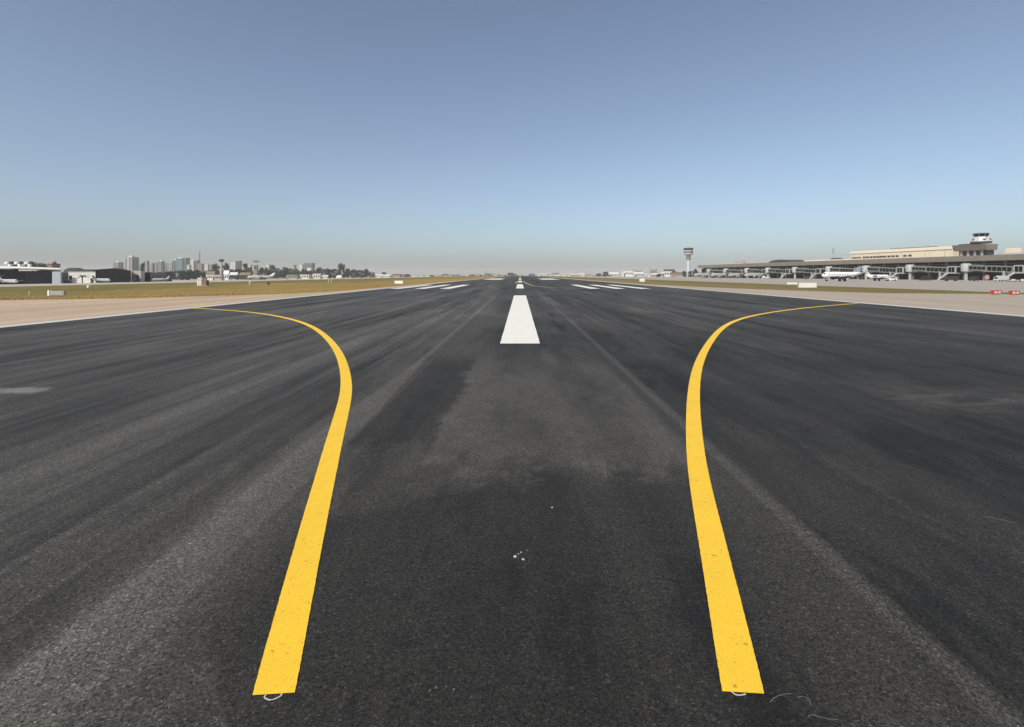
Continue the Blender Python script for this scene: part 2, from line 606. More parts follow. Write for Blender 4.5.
wid = lambda t: .166 + .03 * max(0, t - .55) / .45
strip('lead_on_line', M['yellow'], [(-.993, 2.076), (-1.188, 2.75), (-1.403, 3.5), (-1.617, 4.27), (-2.008, 5.65), (-2.45, 7.29), (-2.96, 8.75), (-4.1, 11.67), (-6.2, 15.9),
      (-8.4, 19.4), (-11.6, 23), (-14.4, 25.0), (-16.6, 26.2)], wid, square=True, dense=40, smooth=900, ragged=.0011, seed=4, label='yellow painted line curving away to the left runway edge')
strip('lead_on_line', M['yellow'], [(.903, 2.083), (1.081, 2.75), (1.281, 3.5), (1.484, 4.27), (1.79, 5.3), (2.55, 7.6), (3.58, 10.3), (5.0, 13.46), (6.94, 17.5),
      (9.45, 21.3), (12.97, 25), (16.7, 28.2), (20.2, 30.8)], wid, square=True, dense=40, smooth=900, ragged=.0011, seed=4, label='yellow painted line curving away to the right runway edge')
strip('edge_line', M['edge'], [(-16.95, -20 + 70 * k) for k in range(17)], .60, .0125)
strip('edge_line', M['edge'], [(20.75, -20 + 70 * k) for k in range(17)], .62, .0125)
for a, b in ((12.7, 42.7), (65, 95), (119, 149), (173, 203), (227, 257), (281, 311), (335, 365), (389, 419), (443, 473), (497, 527)):
    strip('centre_line_dash', M['white'], [(0, a + (b - a) * k / 6) for k in range(7)], .986, .012, seed=int(a), ragged=.006, dense=12 if a < 100 else 1)
for sgn, ac in ((-1, 10.4), (1, 11.6)):
    for k in range(3):
        x0 = sgn * (9.3 + k * 3.1)
        strip('touchdown_bar', M['white'], [(x0, 63.5), (x0, 72), (x0, 80), (x0, 89)], 1.25, .012, None, k, .02)
    strip('aiming_point_bar', M['white'], [(sgn * ac, 190), (sgn * ac, 210), (sgn * ac, 228), (sgn * ac, 245)], 6.6, .012)
strip('lead_off_line', M['faint_yellow'], [(-.85, 104), (-.8, 120), (-.5, 138), (0, 150)], .35, .0122, 'thin dusty yellow line bending left beside the far centre line')
strip('lead_off_line', M['faint_yellow'], [(.3, 150), (.9, 135), (1.2, 112), (1.6, 92), (2.5, 77), (5, 68), (9, 64), (16, 62)], .32, .0122,
      'thin dusty yellow line bending right beside the far centre line')


def scrawl(name, pts, w, mat, seed):
    return strip(name, M[mat], pts, w, .0105, None, seed, w * .25)


def ground_pt(px, py):
    D = F * CAMZ / (py - HY)
    return ((px - CX) * D / F, D)


for pts, w, mt in (([(266, 697), (264.5, 700), (270, 702.5), (276, 701), (281, 698), (281, 695)], .006, 'chalk'),
                   ([(732, 694), (735, 697), (741, 697.5), (746, 696.5)], .007, 'chalk'),
                   ([(770, 705), (775, 700), (783, 697), (792, 696)], .0042, 'faint_chalk'),
                   ([(797, 700), (803, 699), (809, 702), (811, 708)], .0042, 'faint_chalk'),
                   ([(808, 720), (811, 717.5), (818, 719), (830, 722), (838, 722)], .0048, 'faint_chalk'),
                   ([(604, 460), (605, 470), (606, 478), (612, 480)], .0042, 'faint_chalk'),
                   ([(984, 518), (998, 520.5), (1017, 525)], .012, 'faint_chalk')):
    scrawl('chalk_mark', [ground_pt(*p) for p in pts], w, mt, int(pts[0][0]))
for k, (px, py, r) in enumerate([(515, 558, .011), (521, 554, .006), (523, 561, .009), (518.5, 555.5, .005), (527, 552, .003), (552, 509, .008), (436, 690, .006), (446, 689, .006), (454, 692, .007), (430, 693, .006)]):
    rr = random.Random(k)
    c = ground_pt(px, py)
    MB().face([(c[0] + r * rr.uniform(.55, 1.2) * math.cos(t * .785), c[1] + r * 1.6 * rr.uniform(.5, 1.2) * math.sin(t * .785), .0105) for t in range(8)]).build('paint_spot', M['chalk' if k < 6 else 'faint_chalk'], runway)


# ------------------------------------------------------------------ trees
def tree_meshes(seed, shape, leaf):
    """trunk with limbs and a crown of leaf sprays, 10 m tall"""
    r = random.Random(seed)
    tr = MB()
    top = {'round': 3.4, 'broad': 3.0, 'tall': 2.6, 'palm': 7.2}[shape]
    tr.tube((0, 0, 0), (.15, .1, top), .30, .2, 8)
    cr = MB()
    lobes = []
    if shape == 'palm':
        for k in range(13):
            a = k * 2.4
            el = r.uniform(-.5, .9)
            p = Vector((.15, .1, top))
            d = Vector((math.cos(a) * math.cos(el), math.sin(a) * math.cos(el), math.sin(el)))
            for q in range(7):
                p2 = p + d * .62
                d = (d + Vector((0, 0, -.19))).normalized()
                side = d.cross(Vector((0, 0, 1))).normalized()
                w = .75 * (1 - q / 8)
                cr.face([p + side * w + Vector((0, 0, -.25)), p, p2, p2 + side * w * .9 + Vector((0, 0, -.25))])
                cr.face([p, p - side * w + Vector((0, 0, -.25)), p2 - side * w * .9 + Vector((0, 0, -.25)), p2])
                p = p2
        return tr, cr
    n, spread, zlo, zhi = {'round': (18, 2.6, 1.6, 8.5), 'broad': (24, 4.2, .9, 8.2), 'tall': (16, 1.4, 1.8, 8.8)}[shape]
    for k in range(n):
        a, q = r.uniform(0, 6.28), r.uniform(.15, 1) ** .6 * spread
        z = r.uniform(zlo, zhi)
        q *= 1.15 - .55 * max(0, (z - zlo) / (zhi - zlo) - .35)
        lobes.append((Vector((q * math.cos(a), q * math.sin(a), z)), r.uniform(1.05, 1.9)))
    lobes.append((Vector((r.uniform(-.5, .5), 0, zhi + .2)), 1.3))
    for c, rad in lobes[:9]:
        tr.tube((.15, .1, top - .3), c * .8 + Vector((0, 0, c.z * .15)), .13, .04, 5)
    for c, rad in lobes:
        for _ in range(72):
            d = Vector((r.gauss(0, 1), r.gauss(0, 1), r.gauss(0, .85))).normalized()
            p = c + d * rad * r.uniform(.45, 1.08)
            if p.z > 10: p.z = 10 - r.uniform(0, .5)
            u = Vector((r.gauss(0, 1), r.gauss(0, 1), r.gauss(0, .5))).normalized()
            w = u.orthogonal().normalized()
            s = r.uniform(.28, .58)
            cr.face([p - u * s, p + w * s * .55, p + u * s, p - w * s * .6])
    return tr, cr


TREES = {}


def tree(px, topy, wpx, L, kind, leaf, label, group, name='tree', sx=None):
    Y = Y_for(px, L) if L is not None else None
    x = L
    put_tree(x, Y, topy, wpx, kind, leaf, label, group, name)


def put_tree(x, Y, topy, wpx, kind, leaf, label, group, name='tree'):
    z0 = gz(x)
    h = max(2.0, Z_at(topy, Y) - z0)
    w = wpx * Y / F * (1.25 if kind != 'palm' else 1.)
    key = (kind, leaf)
    if key not in TREES:
        t, c = tree_meshes(11 + len(TREES) * 7, kind, leaf)
        root = thing(name, label, 'tree', (x, Y, z0), random.uniform(0, 6.28), group)
        t.build('trunk', M['bark'], root)
        c.build('crown', LEAF[leaf], root)
        TREES[key] = root
    else:
        root = copy_tree(TREES[key])
        root.name = name
        root.location = (x, Y, z0)
        root.rotation_euler.z = random.uniform(0, 6.28)
        tag(root, label, 'tree', group)
    nat = {'round': 7.4, 'broad': 11., 'tall': 5., 'palm': 8.}[kind]
    root.scale = (max(.3, w / nat), max(.3, w / nat), h / 10)
    return root


ORD = ['first', 'second', 'third', 'fourth', 'fifth', 'sixth', 'seventh', 'eighth', 'ninth', 'tenth', 'eleventh', 'twelfth', 'thirteenth', 'fourteenth']

def row(items, L, desc, group):
    for i, (px, ty, w, kind, lf) in enumerate(items):
        tree(px, ty, w, L - (i * 37 % 23), kind, lf, f'{LEAFWORD[lf]} {KINDWORD[kind]} tree, {ORD[i]} from the left {desc}', group)


LEAFWORD = ['dark', 'grey green', 'olive', 'brownish']
KINDWORD = {'round': 'rounded', 'broad': 'broad', 'tall': 'slender', 'palm': 'palm'}
row([(16, 262.6, 9, 'broad', 0), (26, 263, 8, 'broad', 3), (34.5, 261.4, 11, 'broad', 0), (42, 262, 9, 'broad', 0), (55, 261.2, 7, 'round', 3)],
    -345, 'behind the big hangar roof with three vents', 'trees behind the big hangar')
put_tree(X_at(82.5, 276), 276, 273.0, 13, 'palm', 2, 'palm tree with spreading fronds in front of the white hangar', None, 'palm_tree')
row([(143, 262.8, 3.5, 'tall', 0), (150, 271.5, 10, 'broad', 0), (160, 271.5, 11, 'broad', 0), (170, 270.6, 12, 'broad', 0), (180, 269.8, 13, 'broad', 0), (189, 269.4, 12, 'round', 0), (197, 269.5, 10, 'round', 0), (205, 272, 9, 'round', 0)],
    -330, 'in the dark wood below the apartment towers', 'trees below the apartment towers')
row([(px, 269.6 + (i * 7 % 4) * .35, 12, 'broad', (0, 1, 0, 3)[i % 4]) for i, px in enumerate((210, 219, 228, 237, 246, 255, 264, 274, 284, 295, 306, 316))],
    -395, 'in the back row behind the sheds', 'back row of trees behind the sheds')
row([(216, 263.2, 7, 'round', 3), (226, 262.6, 6, 'round', 3), (232, 268.6, 9, 'broad', 0), (239, 268.4, 8, 'broad', 0), (246, 263.6, 6, 'tall', 0), (250, 267, 8, 'round', 2), (262, 267.3, 8, 'round', 0)],
    -340, 'in the trees round the radar tower', 'trees round the radar tower')
row([(266, 266.6, 9, 'broad', 1), (272, 264.6, 6, 'round', 1), (278, 267.2, 10, 'broad', 1), (284.5, 266.2, 10, 'broad', 1), (291, 267.6, 9, 'broad', 1), (297, 268.2, 9, 'broad', 1), (303, 268.6, 9, 'broad', 1), (310, 270, 9, 'broad', 3)],
    -310, 'in the wood left of the grey block', 'trees left of the grey tower block')
row([(320, 267, 8, 'round', 3), (327, 267.8, 9, 'broad', 0), (334, 268.2, 9, 'broad', 0), (341.2, 262.4, 9.5, 'broad', 0), (348, 268.2, 8, 'round', 0), (354, 268.6, 9, 'broad', 3), (360, 269.4, 9, 'broad', 0), (366.5, 268.6, 7, 'round', 0), (372, 271.4, 6, 'broad', 3)],
    -262, 'in the dark tree row behind the white truck', 'dark tree row behind the white truck')
for i, (px, ty, w, Y) in enumerate([(383.5, 271.8, 5, 1010), (394, 273.6, 4, 1060), (406, 274.0, 8, 1000), (432, 275, 5, 1180), (444, 274.6, 6, 1200), (456, 274.4, 7, 1220), (472, 274.4, 7, 1240), (480, 274.6, 5, 1260), (511, 272.6, 7, 1400), (514, 273.6, 6, 1450), (532, 273.6, 5, 1400)]):
    put_tree(X_at(px, Y), Y, ty, w, 'broad', (0, 3, 2)[i % 3], f'{LEAFWORD[(0, 3, 2)[i % 3]]} low tree on the horizon, {ORD[i]} from the left', 'low trees on the horizon')
for px, ty, w, Y, kd, lf, lb in ((606, 271.4, 6.5, 900, 'broad', 0, 'dark tree standing alone beside the low pale buildings right of the runway'),
                             (598.5, 273.2, 5, 930, 'broad', 3, 'small brownish bush next to the lone dark tree right of the runway'),
                             (660, 273.8, 8, 800, 'broad', 2, 'low olive bush at the foot of the white depot near the control tower'),
                             (684, 270.4, 5, 760, 'broad', 3, 'dark bush hugging the left foot of the tall control tower'),
                             (691, 270.6, 5, 700, 'broad', 0, 'dark bush hugging the right foot of the tall control tower'),
                             (695.5, 268.6, 5, 690, 'round', 0, 'round dark tree between the control tower and the terminal end')):
    put_tree(X_at(px, Y), Y, ty, w, kd, lf, lb, None)


# ------------------------------------------------------------------ simple buildings
def windows(parent, mat, x0, x1, n, z0, z1, y, w, name='window', face='-y', t=.12):
    for i in range(n):
        c = x0 + (x1 - x0) * (i + .5) / n
        b = MB()
        if face == '-y':
            b.box(c - w / 2, c + w / 2, y - t, y + .05, z0, z1)
        else:
            b.box(y - .05, y + t, c - w / 2, c + w / 2, z0, z1)
        b.build(name, mat, parent)


def low_building(px0, px1, topy, Y, wall, roof, style, label, name='low_building', cat='building', depth=14, nwin=4, group=None):
    xa, xb = X_at(px0, Y), X_at(px1, Y)
    w = xb - xa
    xc = (xa + xb) / 2
    z0 = gz(xc)
    h = max(2.4, Z_at(topy, Y) - z0)
    root = thing(name, label, cat, (xc, Y, z0), 0, group)
    if style == 'flat':
        MB().box(-w / 2, w / 2, 0, depth, 0, h - .35).build('wall', wall, root)
        MB().box(-w / 2 - .25, w / 2 + .25, -.25, depth + .25, h - .35, h).build('roof', roof, root)
        wz = h - .35
    elif style == 'gable':
        e = h * .62
        MB().box(-w / 2, w / 2, 0, depth, 0, e).build('wall', wall, root)
        MB().prism([(-.5, e + .003), (depth / 2, h), (depth + .5, e + .003)], 'x', -w / 2 - .4, w / 2 + .4).build('roof', roof, root)
        wz = e
    else:                                        # barrel roof, gable end to the viewer
        e = h * .6
        MB().box(-w / 2, w / 2, 0, depth, 0, e).build('wall', wall, root)
        poly = [(w / 2 * 1.03 * math.cos(t), e + .003 + (h - e) * math.sin(t)) for t in [math.pi * k / 12 for k in range(13)]]
        MB().prism(poly, 'y', -.3, depth).build('roof', roof, root)
        wz = e
    if nwin:
        windows(root, M['glass'], -w / 2 + w * .16, w / 2 - w * .02, nwin, wz * .38, wz * .78, 0, w / nwin * .42)
        MB().box(-w / 2 + w * .03, -w / 2 + w * .03 + min(3, w * .12), -.1, .05, 0, wz * .62).build('door', M['dark_metal'], root)
    return root


def side_building(px0, px1, topy, L, wall, roof, style, label, name='low_building', cat='building', depth=16, nwin=4):
    """a building near lateral position L, front towards the approach, its right flank showing too"""
    Y = Y_for((px0 + px1) / 2, L)
    side = .2 * (px1 - px0)
    d = min(depth, Y * side / (CX - px1))
    return low_building(px0, px1 - d * (CX - px1) / Y, topy, Y, wall, roof, style, label, name, cat, d, nwin)


# ------------------------------------------------------------------ left side: hangars
L0 = -275
H0 = gz(L0)
def taper(mb, x0, x1, k):
    """narrow a building towards its back on the right, so its plan is a trapezoid"""
    mb.v = [(x - k * max(0, y) * max(0, min(1, (x - x0) / (x1 - x0))), y, z) for x, y, z in mb.v]
    return mb


# big hangar, arched front towards us
YA = 255.
xr_ = X_at(61, YA)
hg = thing('hangar', 'big dark fronted hangar with a curved white roof edge and three white roof vents', 'hangar', (-277, YA, -2.9))
xl, xr = -46., xr_ + 277
top = lambda x: 9.1 - 1.25 * (x / 50.) ** 2
arc = [(xl + (xr - xl) * k / 24) for k in range(25)]
taper(MB().prism([(xl + .5, 0), (xr - .5, 0)] + [(x, top(x) - 1.3) for x in reversed(arc[1:-1])], 'y', 1.2, 26), xl, xr, .93).build('wall', M['black'], hg)
taper(MB().prism([(x, top(x)) for x in arc] + [(x, top(x) - .9) for x in reversed(arc)], 'y', .6, 26.5), xl, xr, .90).build('roof', M['pale_metal'], hg)
MB().prism([(x, top(x) + .12) for x in arc] + [(x, top(x) - .55 - .75 * (xr - x) / 60) for x in reversed(arc)], 'y', -.1, .597).build('roof_edge', M['white_wall'], hg)
for k in range(7):
    a = xl + 1 + k * (xr - xl - 7) / 7
    b = a + (xr - xl - 7) / 7
    MB().box(a + .1, b - .1, .9, 1.1, .05, 6.4).build('door_panel', M['black' if k % 3 else 'navy'], hg)  # shade of the open hangar front put into near-black colour
MB().box(xr - 4.6, xr - .4, .2, 1.15, 0, 6.3).build('side_panel', M['grey_metal'], hg, label='pale grey corrugated end panel')
a, b = X_at(17, YA) + 277, X_at(36, YA) + 277
bd = MB().box(a, b, .75, .9, 6.6, 7.55).build('sign_board', M['sign_grey'], hg, label='pale name board, its letters too small to read')
for k in range(9):
    c = a + .4 + k * (b - a - .5) / 9
    MB().box(c, c + .55 + .12 * (k % 3), .7, .75, 6.75, 7.4).build('letter', M['sign_white'], bd)
for px in (7.2, 17., 27.):
    c = X_at(px, YA + 8) + 277
    v = MB().box(c + .8, c + 2.0, 7.4, 8.6, 8, 10.2).build('roof_vent', M['white_wall'], hg)
    MB().lathe([(1.0, 10.0), (1.15, 10.4), (1.0, 11.0), (.4, 11.4)], 12, c + .1, 8).build('cap', M['white_wall'], v)
    MB().box(c + 1.3, c + 2.3, 7.6, 9, 10.25, 11.5).build('louvre', M['slate'], v)
low_building(47.5, 52., 263.6, 330, M['brick'], M['terracotta'], 'flat', 'small reddish brick block behind the right end of the big hangar roof', 'brick_block', nwin=2, depth=6)

wh = low_building(68.5, 96.5, 271.8, 300, M['white_wall'], M['white_wall'], 'flat', 'low ivory white hangar between the big dark hangar and the navy hangar', 'hangar', 'hangar', 20, 0)
hw = (X_at(96.5, 300) - X_at(68.5, 300)) / 2
MB().box(-hw + .3, -hw + 2., -.12, .05, 0, 4.3).build('door', M['black'], wh)
MB().box(hw - 3.4, hw - 1.6, -.12, .05, 0, 2.8).build('door', M['dark_metal'], wh)
side_building(61.5, 68, 272.6, -262, M['dark_metal'], M['slate'], 'flat', 'dark block added in the gap between the big hangar and the white hangar', 'side_block', 'building', 8, 2)  # added block, darkens what is an open gap between the hangars
# domed roof hangar
D = thing('arched_hangar', 'hangar with a dark green domed roof behind the white hangar', 'hangar', (X_at(71.5, 345), 345, -3.2))
MB().box(-5.2, 5.2, 0, 5, 0, 6.2).build('wall', M['slate'], D)
MB().prism([(5.4 * math.cos(t), 6.2 + 3.6 * math.sin(t)) for t in [math.pi * k / 16 for k in range(17)]], 'y', -.4, 5.4).build('roof', M['dome'], D)
MB().box(-3, 3, -.15, .05, 0, 5).build('door', M['black'], D)
# navy gabled hangar
YN = 292.
xa, xb = X_at(95.5, YN), X_at(131, YN)
nv = thing('hangar', 'wide navy hangar with a shallow gable beside the white hangar', 'hangar', ((xa + xb) / 2, YN, gz((xa + xb) / 2)))
w = (xb - xa) / 2
taper(MB().prism([(-w, 0), (w, 0), (w, 6.3), (w * .1, 7.9), (-w, 7.1)], 'y', 0, 12), -w, w, .78).build('wall', M['navy'], nv)
rf_ = MB().prism([(w + .3, 6.33), (w * .1, 7.95), (-w - .3, 7.1), (-w - .3, 7.35), (w * .1, 8.2), (w + .3, 6.6)], 'y', -.4, 12.3); taper(rf_, -w, w, .76).build('roof', M['slate'], nv)
for k in range(4):
    c = -w + (k + .5) * 2 * w / 4
    MB().box(c - w / 4 + .15, c + w / 4 - .15, -.25, -.002, .05, 5.6).build('door_panel', M['navy'], nv)
side_building(79, 96, 269.4, -265, M['dome'], M['slate'], 'flat', 'dark green shed roof above the ivory white hangar', 'shed', 'shed', 20, 3)
# pale portal
YP = 300.
xa, xb = X_at(131.4, YP), X_at(141, YP)
pt = thing('portal_shelter', 'pale concrete portal shelter with a dark arched opening beside the navy hangar', 'shelter', ((xa + xb) / 2, YP, gz((xa + xb) / 2)))
w = (xb - xa) / 2
arch = [(-w, 0), (-w, 6.6), (w, 6.6), (w, 0), (w * .6, 0)] + [(w * .58 * math.cos(t) + .1, 3.0 + 1.5 * math.sin(t)) for t in [math.pi * k / 10 for k in range(11)]] + [(-w * .5, 0)]
MB().prism(arch, 'y', 0, 3).build('wall', M['concrete_pale'], pt)
MB().box(-w + .3, w - .3, 3.002, 8, .02, 5.6).build('dark_interior', M['black'], pt)
# long dark building
side_building(141.2, 172, 272.8, -255, M['dark_metal'], M['slate'], 'flat', 'long low charcoal shed under the apartment towers', 'shed', 'shed', 22, 6)


# ------------------------------------------------------------------ apartment towers
def apartment(px0, px1, topy, Y, front, side, label, tank=True, split=.5, rz=None, name='apartment_tower', group='apartment towers on the skyline', strips=3):
    """a tower turned so that one face looks at the camera and one at the runway"""
    pc = (px0 + px1) / 2
    x = X_at(pc, Y)
    z0 = gz(x)
    wpx = (px1 - px0) * Y / F
    az = math.atan2(x, Y)
    ang = math.radians(28) if rz is None else rz
    # widths of the two visible faces
    wf = wpx * split / math.cos(ang)
    ws = wpx * (1 - split) / math.sin(ang)
    ws = min(ws, wf * 1.6 + 6)
    h = Z_at(topy, Y) - z0
    root = thing(name, label, 'tower', (x, Y, z0), -az - ang + math.pi * 0, group)
    MB().box(-wf / 2, wf / 2, 0, ws, 0, h).build('wall', front, root)
    MB().box(wf / 2 + .002, wf / 2 + .35, .6, ws - .6, 3, h - 1.2).build('side_facade', side, root)  # side colour mostly darker than the front: shade of the flank painted in
    MB().box(-wf / 2 - .3, wf / 2 + .65, -.3, ws + .3, h + .002, h + 1.0).build('parapet', M['concrete_pale'], root)
    for k in range(strips):
        c = -wf / 2 + (k + .5) * wf / strips
        MB().box(c - wf / strips * .22, c + wf / strips * .22, -.3, -.002, 3, h - 1.5).build('window_column', side, root)
    for k in range(2):
        c = ws * (.28 + .42 * k)
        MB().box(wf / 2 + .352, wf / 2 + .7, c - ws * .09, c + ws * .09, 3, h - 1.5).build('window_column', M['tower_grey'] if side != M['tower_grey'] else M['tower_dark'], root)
    if tank:
        MB().box(-wf * .22, wf * .25, ws * .3, ws * .65, h + 1.0, h + 4.2).build('roof_tank', M['white_wall'], root)
    return root


apartment(111.5, 120, 262.5, 1500, M['tower_brown'], M['tower_lilac'], 'short pinkish apartment block left of the tallest pale tower')
apartment(121.8, 134, 257.2, 1350, M['tower_pale'], M['tower_grey'], 'tallest pale apartment tower with a white face and grey shaded side', strips=2)
apartment(138.8, 142.6, 263.8, 1700, M['tower_grey'], M['tower_dark'], 'slim grey tower between the tallest pale tower and the white slab', False)
apartment(141.8, 147.4, 261.0, 1500, M['tower_pale'], M['tower_dark'], 'bright white slab tower with a dark shaded side, right of the slim grey tower', False, .62, strips=1)
apartment(148.2, 153, 263, 1600, M['tower_pale'], M['tower_grey'], 'pale narrow tower next to the bright white slab tower', False, .5, strips=2)
apartment(152.2, 157.5, 262.8, 1700, M['tower_pale'], M['tower_lilac'], 'pale tower with thin white edge left of the white capped tower', False, .4, strips=2)
apartment(156.4, 162.6, 261.6, 1600, M['tower_lilac'], M['tower_grey'], 'lilac grey tower with a white rooftop tank')
apartment(162, 167.6, 263.2, 1750, M['tower_lilac'], M['tower_grey'], 'plain lilac grey tower right of the white capped tower', False)
apartment(166.6, 172.6, 262.2, 1650, M['tower_pale'], M['tower_grey'], 'pale cream tower left of the dark tower with white top', False, .6, strips=2)
apartment(171.4, 177, 260.4, 1500, M['tower_grey'], M['tower_dark'], 'dark grey tower with a white rooftop box beside the teal block')
apartment(176, 182.4, 258.6, 1400, M['tower_teal'], M['tower_teal'], 'light teal glass office block with a white rooftop box', True, .8)
apartment(180.6, 188.4, 258.0, 1480, M['tower_teal'], M['tower_dark'], 'darker blue teal office block right of the light teal one', False, .35)
apartment(186.2, 190, 265, 1250, M['tower_pale'], M['ivory'], 'low white stepped block left of the white peaked block', False, .6)
apartment(189.4, 194.2, 261.2, 1300, M['ivory'], M['tower_pale'], 'white peaked block at the left of the red mast', True, .6, strips=1)
apartment(192.8, 197.8, 260.6, 1600, M['tower_brown'], M['tower_brown'], 'pinkish brown tower behind the white peaked block', False, .5)
apartment(196.6, 202.4, 263.8, 1500, M['tower_pale'], M['tower_brown'], 'pale block behind the red mast', False, .5)
apartment(204.2, 208, 264.2, 1500, M['white_wall'], M['tower_pale'], 'small white tower right of the red mast', False, .7, strips=1)
apartment(207.4, 212.6, 264.6, 1600, M['tower_grey'], M['tower_lilac'], 'hazy grey block right of the small white tower', False, .6)
apartment(230.8, 235.6, 262, 1450, M['white_wall'], M['tower_pale'], 'white tower touching the dark green tower', False, .7, strips=1)
apartment(235, 240.6, 261, 1400, M['tower_dark'], M['tower_dark'], 'dark green grey tower right of the white tower', False, .7)
apartment(246.8, 251, 265.2, 1500, M['white_wall'], M['tower_pale'], 'small white block left of the radar tower', False, .6, strips=1)
apartment(265.6, 269.4, 264.8, 1500, M['white_wall'], M['tower_pale'], 'small white block right of the radar tower', False, .6, strips=1)
apartment(292, 295.4, 265.2, 1500, M['tower_dark'], M['tower_pale'], 'thin dark framed tower left of the grey tower block', False, .5, strips=1)
apartment(298.2, 303.6, 264.4, 1600, M['tower_pale'], M['white_wall'], 'low white block against the grey tower block', False, .5)
apartment(303.4, 313.2, 263.2, 1300, M['tower_grey'], M['tower_dark'], 'wide grey tower block standing over the trees', False, .75, strips=4)
apartment(306, 312.2, 268, 1200, M['white_wall'], M['tower_pale'], 'low white building in front of the grey tower block', False, .6)

# red lattice mast
Ym = 900
xm = X_at(199.6, Ym)
ms = thing('lattice_mast', 'tall thin red lattice mast with a grey head rising over the skyline', 'mast', (xm, Ym, gz(xm)))
lat = MB()
hm = Z_at(253, Ym) - gz(xm)
for sx in (-1, 1):
    for sy in (-1, 1):
        lat.tube((sx * 1.6, sy * 1.6, 0), (sx * .35, sy * .35, hm), .16, .1, 5)
for k in range(18):
    a, b = k / 18, (k + 1) / 18
    ra, rb = 1.6 - 1.25 * a, 1.6 - 1.25 * b
    for s in (-1, 1):
        lat.tube((-ra, s * ra, hm * a), (rb, s * rb, hm * b), .08, n=4)
        lat.tube((s * ra, ra, hm * a), (s * rb, -rb, hm * b), .08, n=4)
lat.build('lattice', M['red_paint'], ms)
MB().lathe([(.5, hm), (1.1, hm + .8), (1.1, hm + 3.6), (.2, hm + 4.6)], 10).build('head', M['grey_metal'], ms)

# water tower like brown structure
Yw = 620
xw = X_at(221.4, Yw)
wt = thing('water_tower', 'dark water tower with a wide head among the trees left of the white tower', 'tower', (xw, Yw, gz(xw)))
hw = Z_at(259.2, Yw) - gz(xw)
MB().lathe([(1.4, 0), (1.2, hw - 3.2)], 14).build('shaft', M['concrete_pale'], wt)
MB().lathe([(1.3, hw - 3.2), (2.9, hw - 2.2), (2.9, hw - .5), (2.0, hw)], 16).build('tank', M['slate'], wt)
# radar tower
Yr = 560
xr = X_at(256, Yr)
rt = thing('radar_tower', 'pinkish brown radar tower with a spreading antenna above the trees', 'tower', (xr, Yr, gz(xr)))
hr = Z_at(265.4, Yr) - gz(xr)
MB().box(-1.7, 1.7, -1.7, 1.7, 0, hr - .4).build('wall', M['tower_brown'], rt)
MB().box(-2.5, 2.5, -2.5, 2.5, hr - .4, hr).build('platform', M['terracotta'], rt)
MB().box(-.9, .9, -1.82, -1.7, hr - 4.2, hr - 1.6).build('window', M['glass'], rt)
MB().tube((0, 0, hr), (0, 0, hr + 3.4), .35, .25).build('mast', M['concrete_pale'], rt)
an = MB()
for k in range(7):
    t = -1 + k / 3
    an.box(t * 2.9 - .3, t * 2.9 + .3, -.25 + .5 * t * t, .0 + .5 * t * t, hr + 3.4 + .5 * abs(t), hr + 5.2)
an.box(-2.9, 2.9, 0.55, .7, hr + 3.5, hr + 3.9)
an.build('antenna', M['slate'], rt)

# houses and sheds right of the wood
side_building(212.8, 223.4, 274.9, -262, M['pink'], M['ivory'], 'flat', 'low pink building with a row of windows right of the checkered hut', 'low_building', 'building', 12, 5)
side_building(206, 216, 271.3, -290, M['ivory'], M['olive'], 'gable', 'building with a pale olive roof behind the pink building', 'low_building', 'building', 18, 4)
side_building(223.8, 229.4, 270.4, -285, M['white_wall'], M['white_wall'], 'gable', 'small bright white house right of the pink building', 'house', 'house', 10, 2)
side_building(229.6, 238.6, 272.2, -300, M['dark_metal'], M['pale_metal'], 'gable', 'dark shed with a pale roof right of the small white house', 'shed', 'shed', 14, 3)
side_building(239.4, 252, 272.4, -300, M['slate'], M['olive'], 'gable', 'long shed with an olive grey roof below the radar tower', 'shed', 'shed', 16, 4)
side_building(252.4, 266, 272.8, -285, M['slate'], M['concrete'], 'gable', 'brown roofed shed behind the parked white airliner', 'shed', 'shed', 16, 4)
side_building(286, 299, 274.6, -268, M['concrete_pale'], M['olive'], 'gable', 'low hazy shed with olive roof between airliner and pale huts', 'shed', 'shed', 12, 3)
side_building(300, 311, 274.4, -262, M['ivory'], M['concrete_pale'], 'flat', 'low cream hut left of the pink roofed hut', 'hut', 'hut', 10, 3)
side_building(312, 322, 273.6, -255, M['ivory'], M['pink'], 'gable', 'cream hut with a pink roof near the pair of pale marker posts', 'hut', 'hut', 10, 3)
side_building(322.4, 328.5, 275, -252, M['white_wall'], M['ivory'], 'gable', 'small white hut right of the pink roofed hut', 'hut', 'hut', 8, 2)
low_building(375.6, 381, 274.2, 1000, M['white_wall'], M['ivory'], 'gable', 'white house at the right end of the dark tree row', 'house', nwin=2)
low_building(381.4, 389.6, 274.6, 980, M['ivory'], M['white_wall'], 'gable', 'wide cream house with a low white roof right of the dark tree row', 'house', nwin=3)
low_building(392.4, 400, 273.8, 1050, M['pink'], M['terracotta'], 'gable', 'pinkish house with a brown roof above the small white sign', 'house', nwin=3)
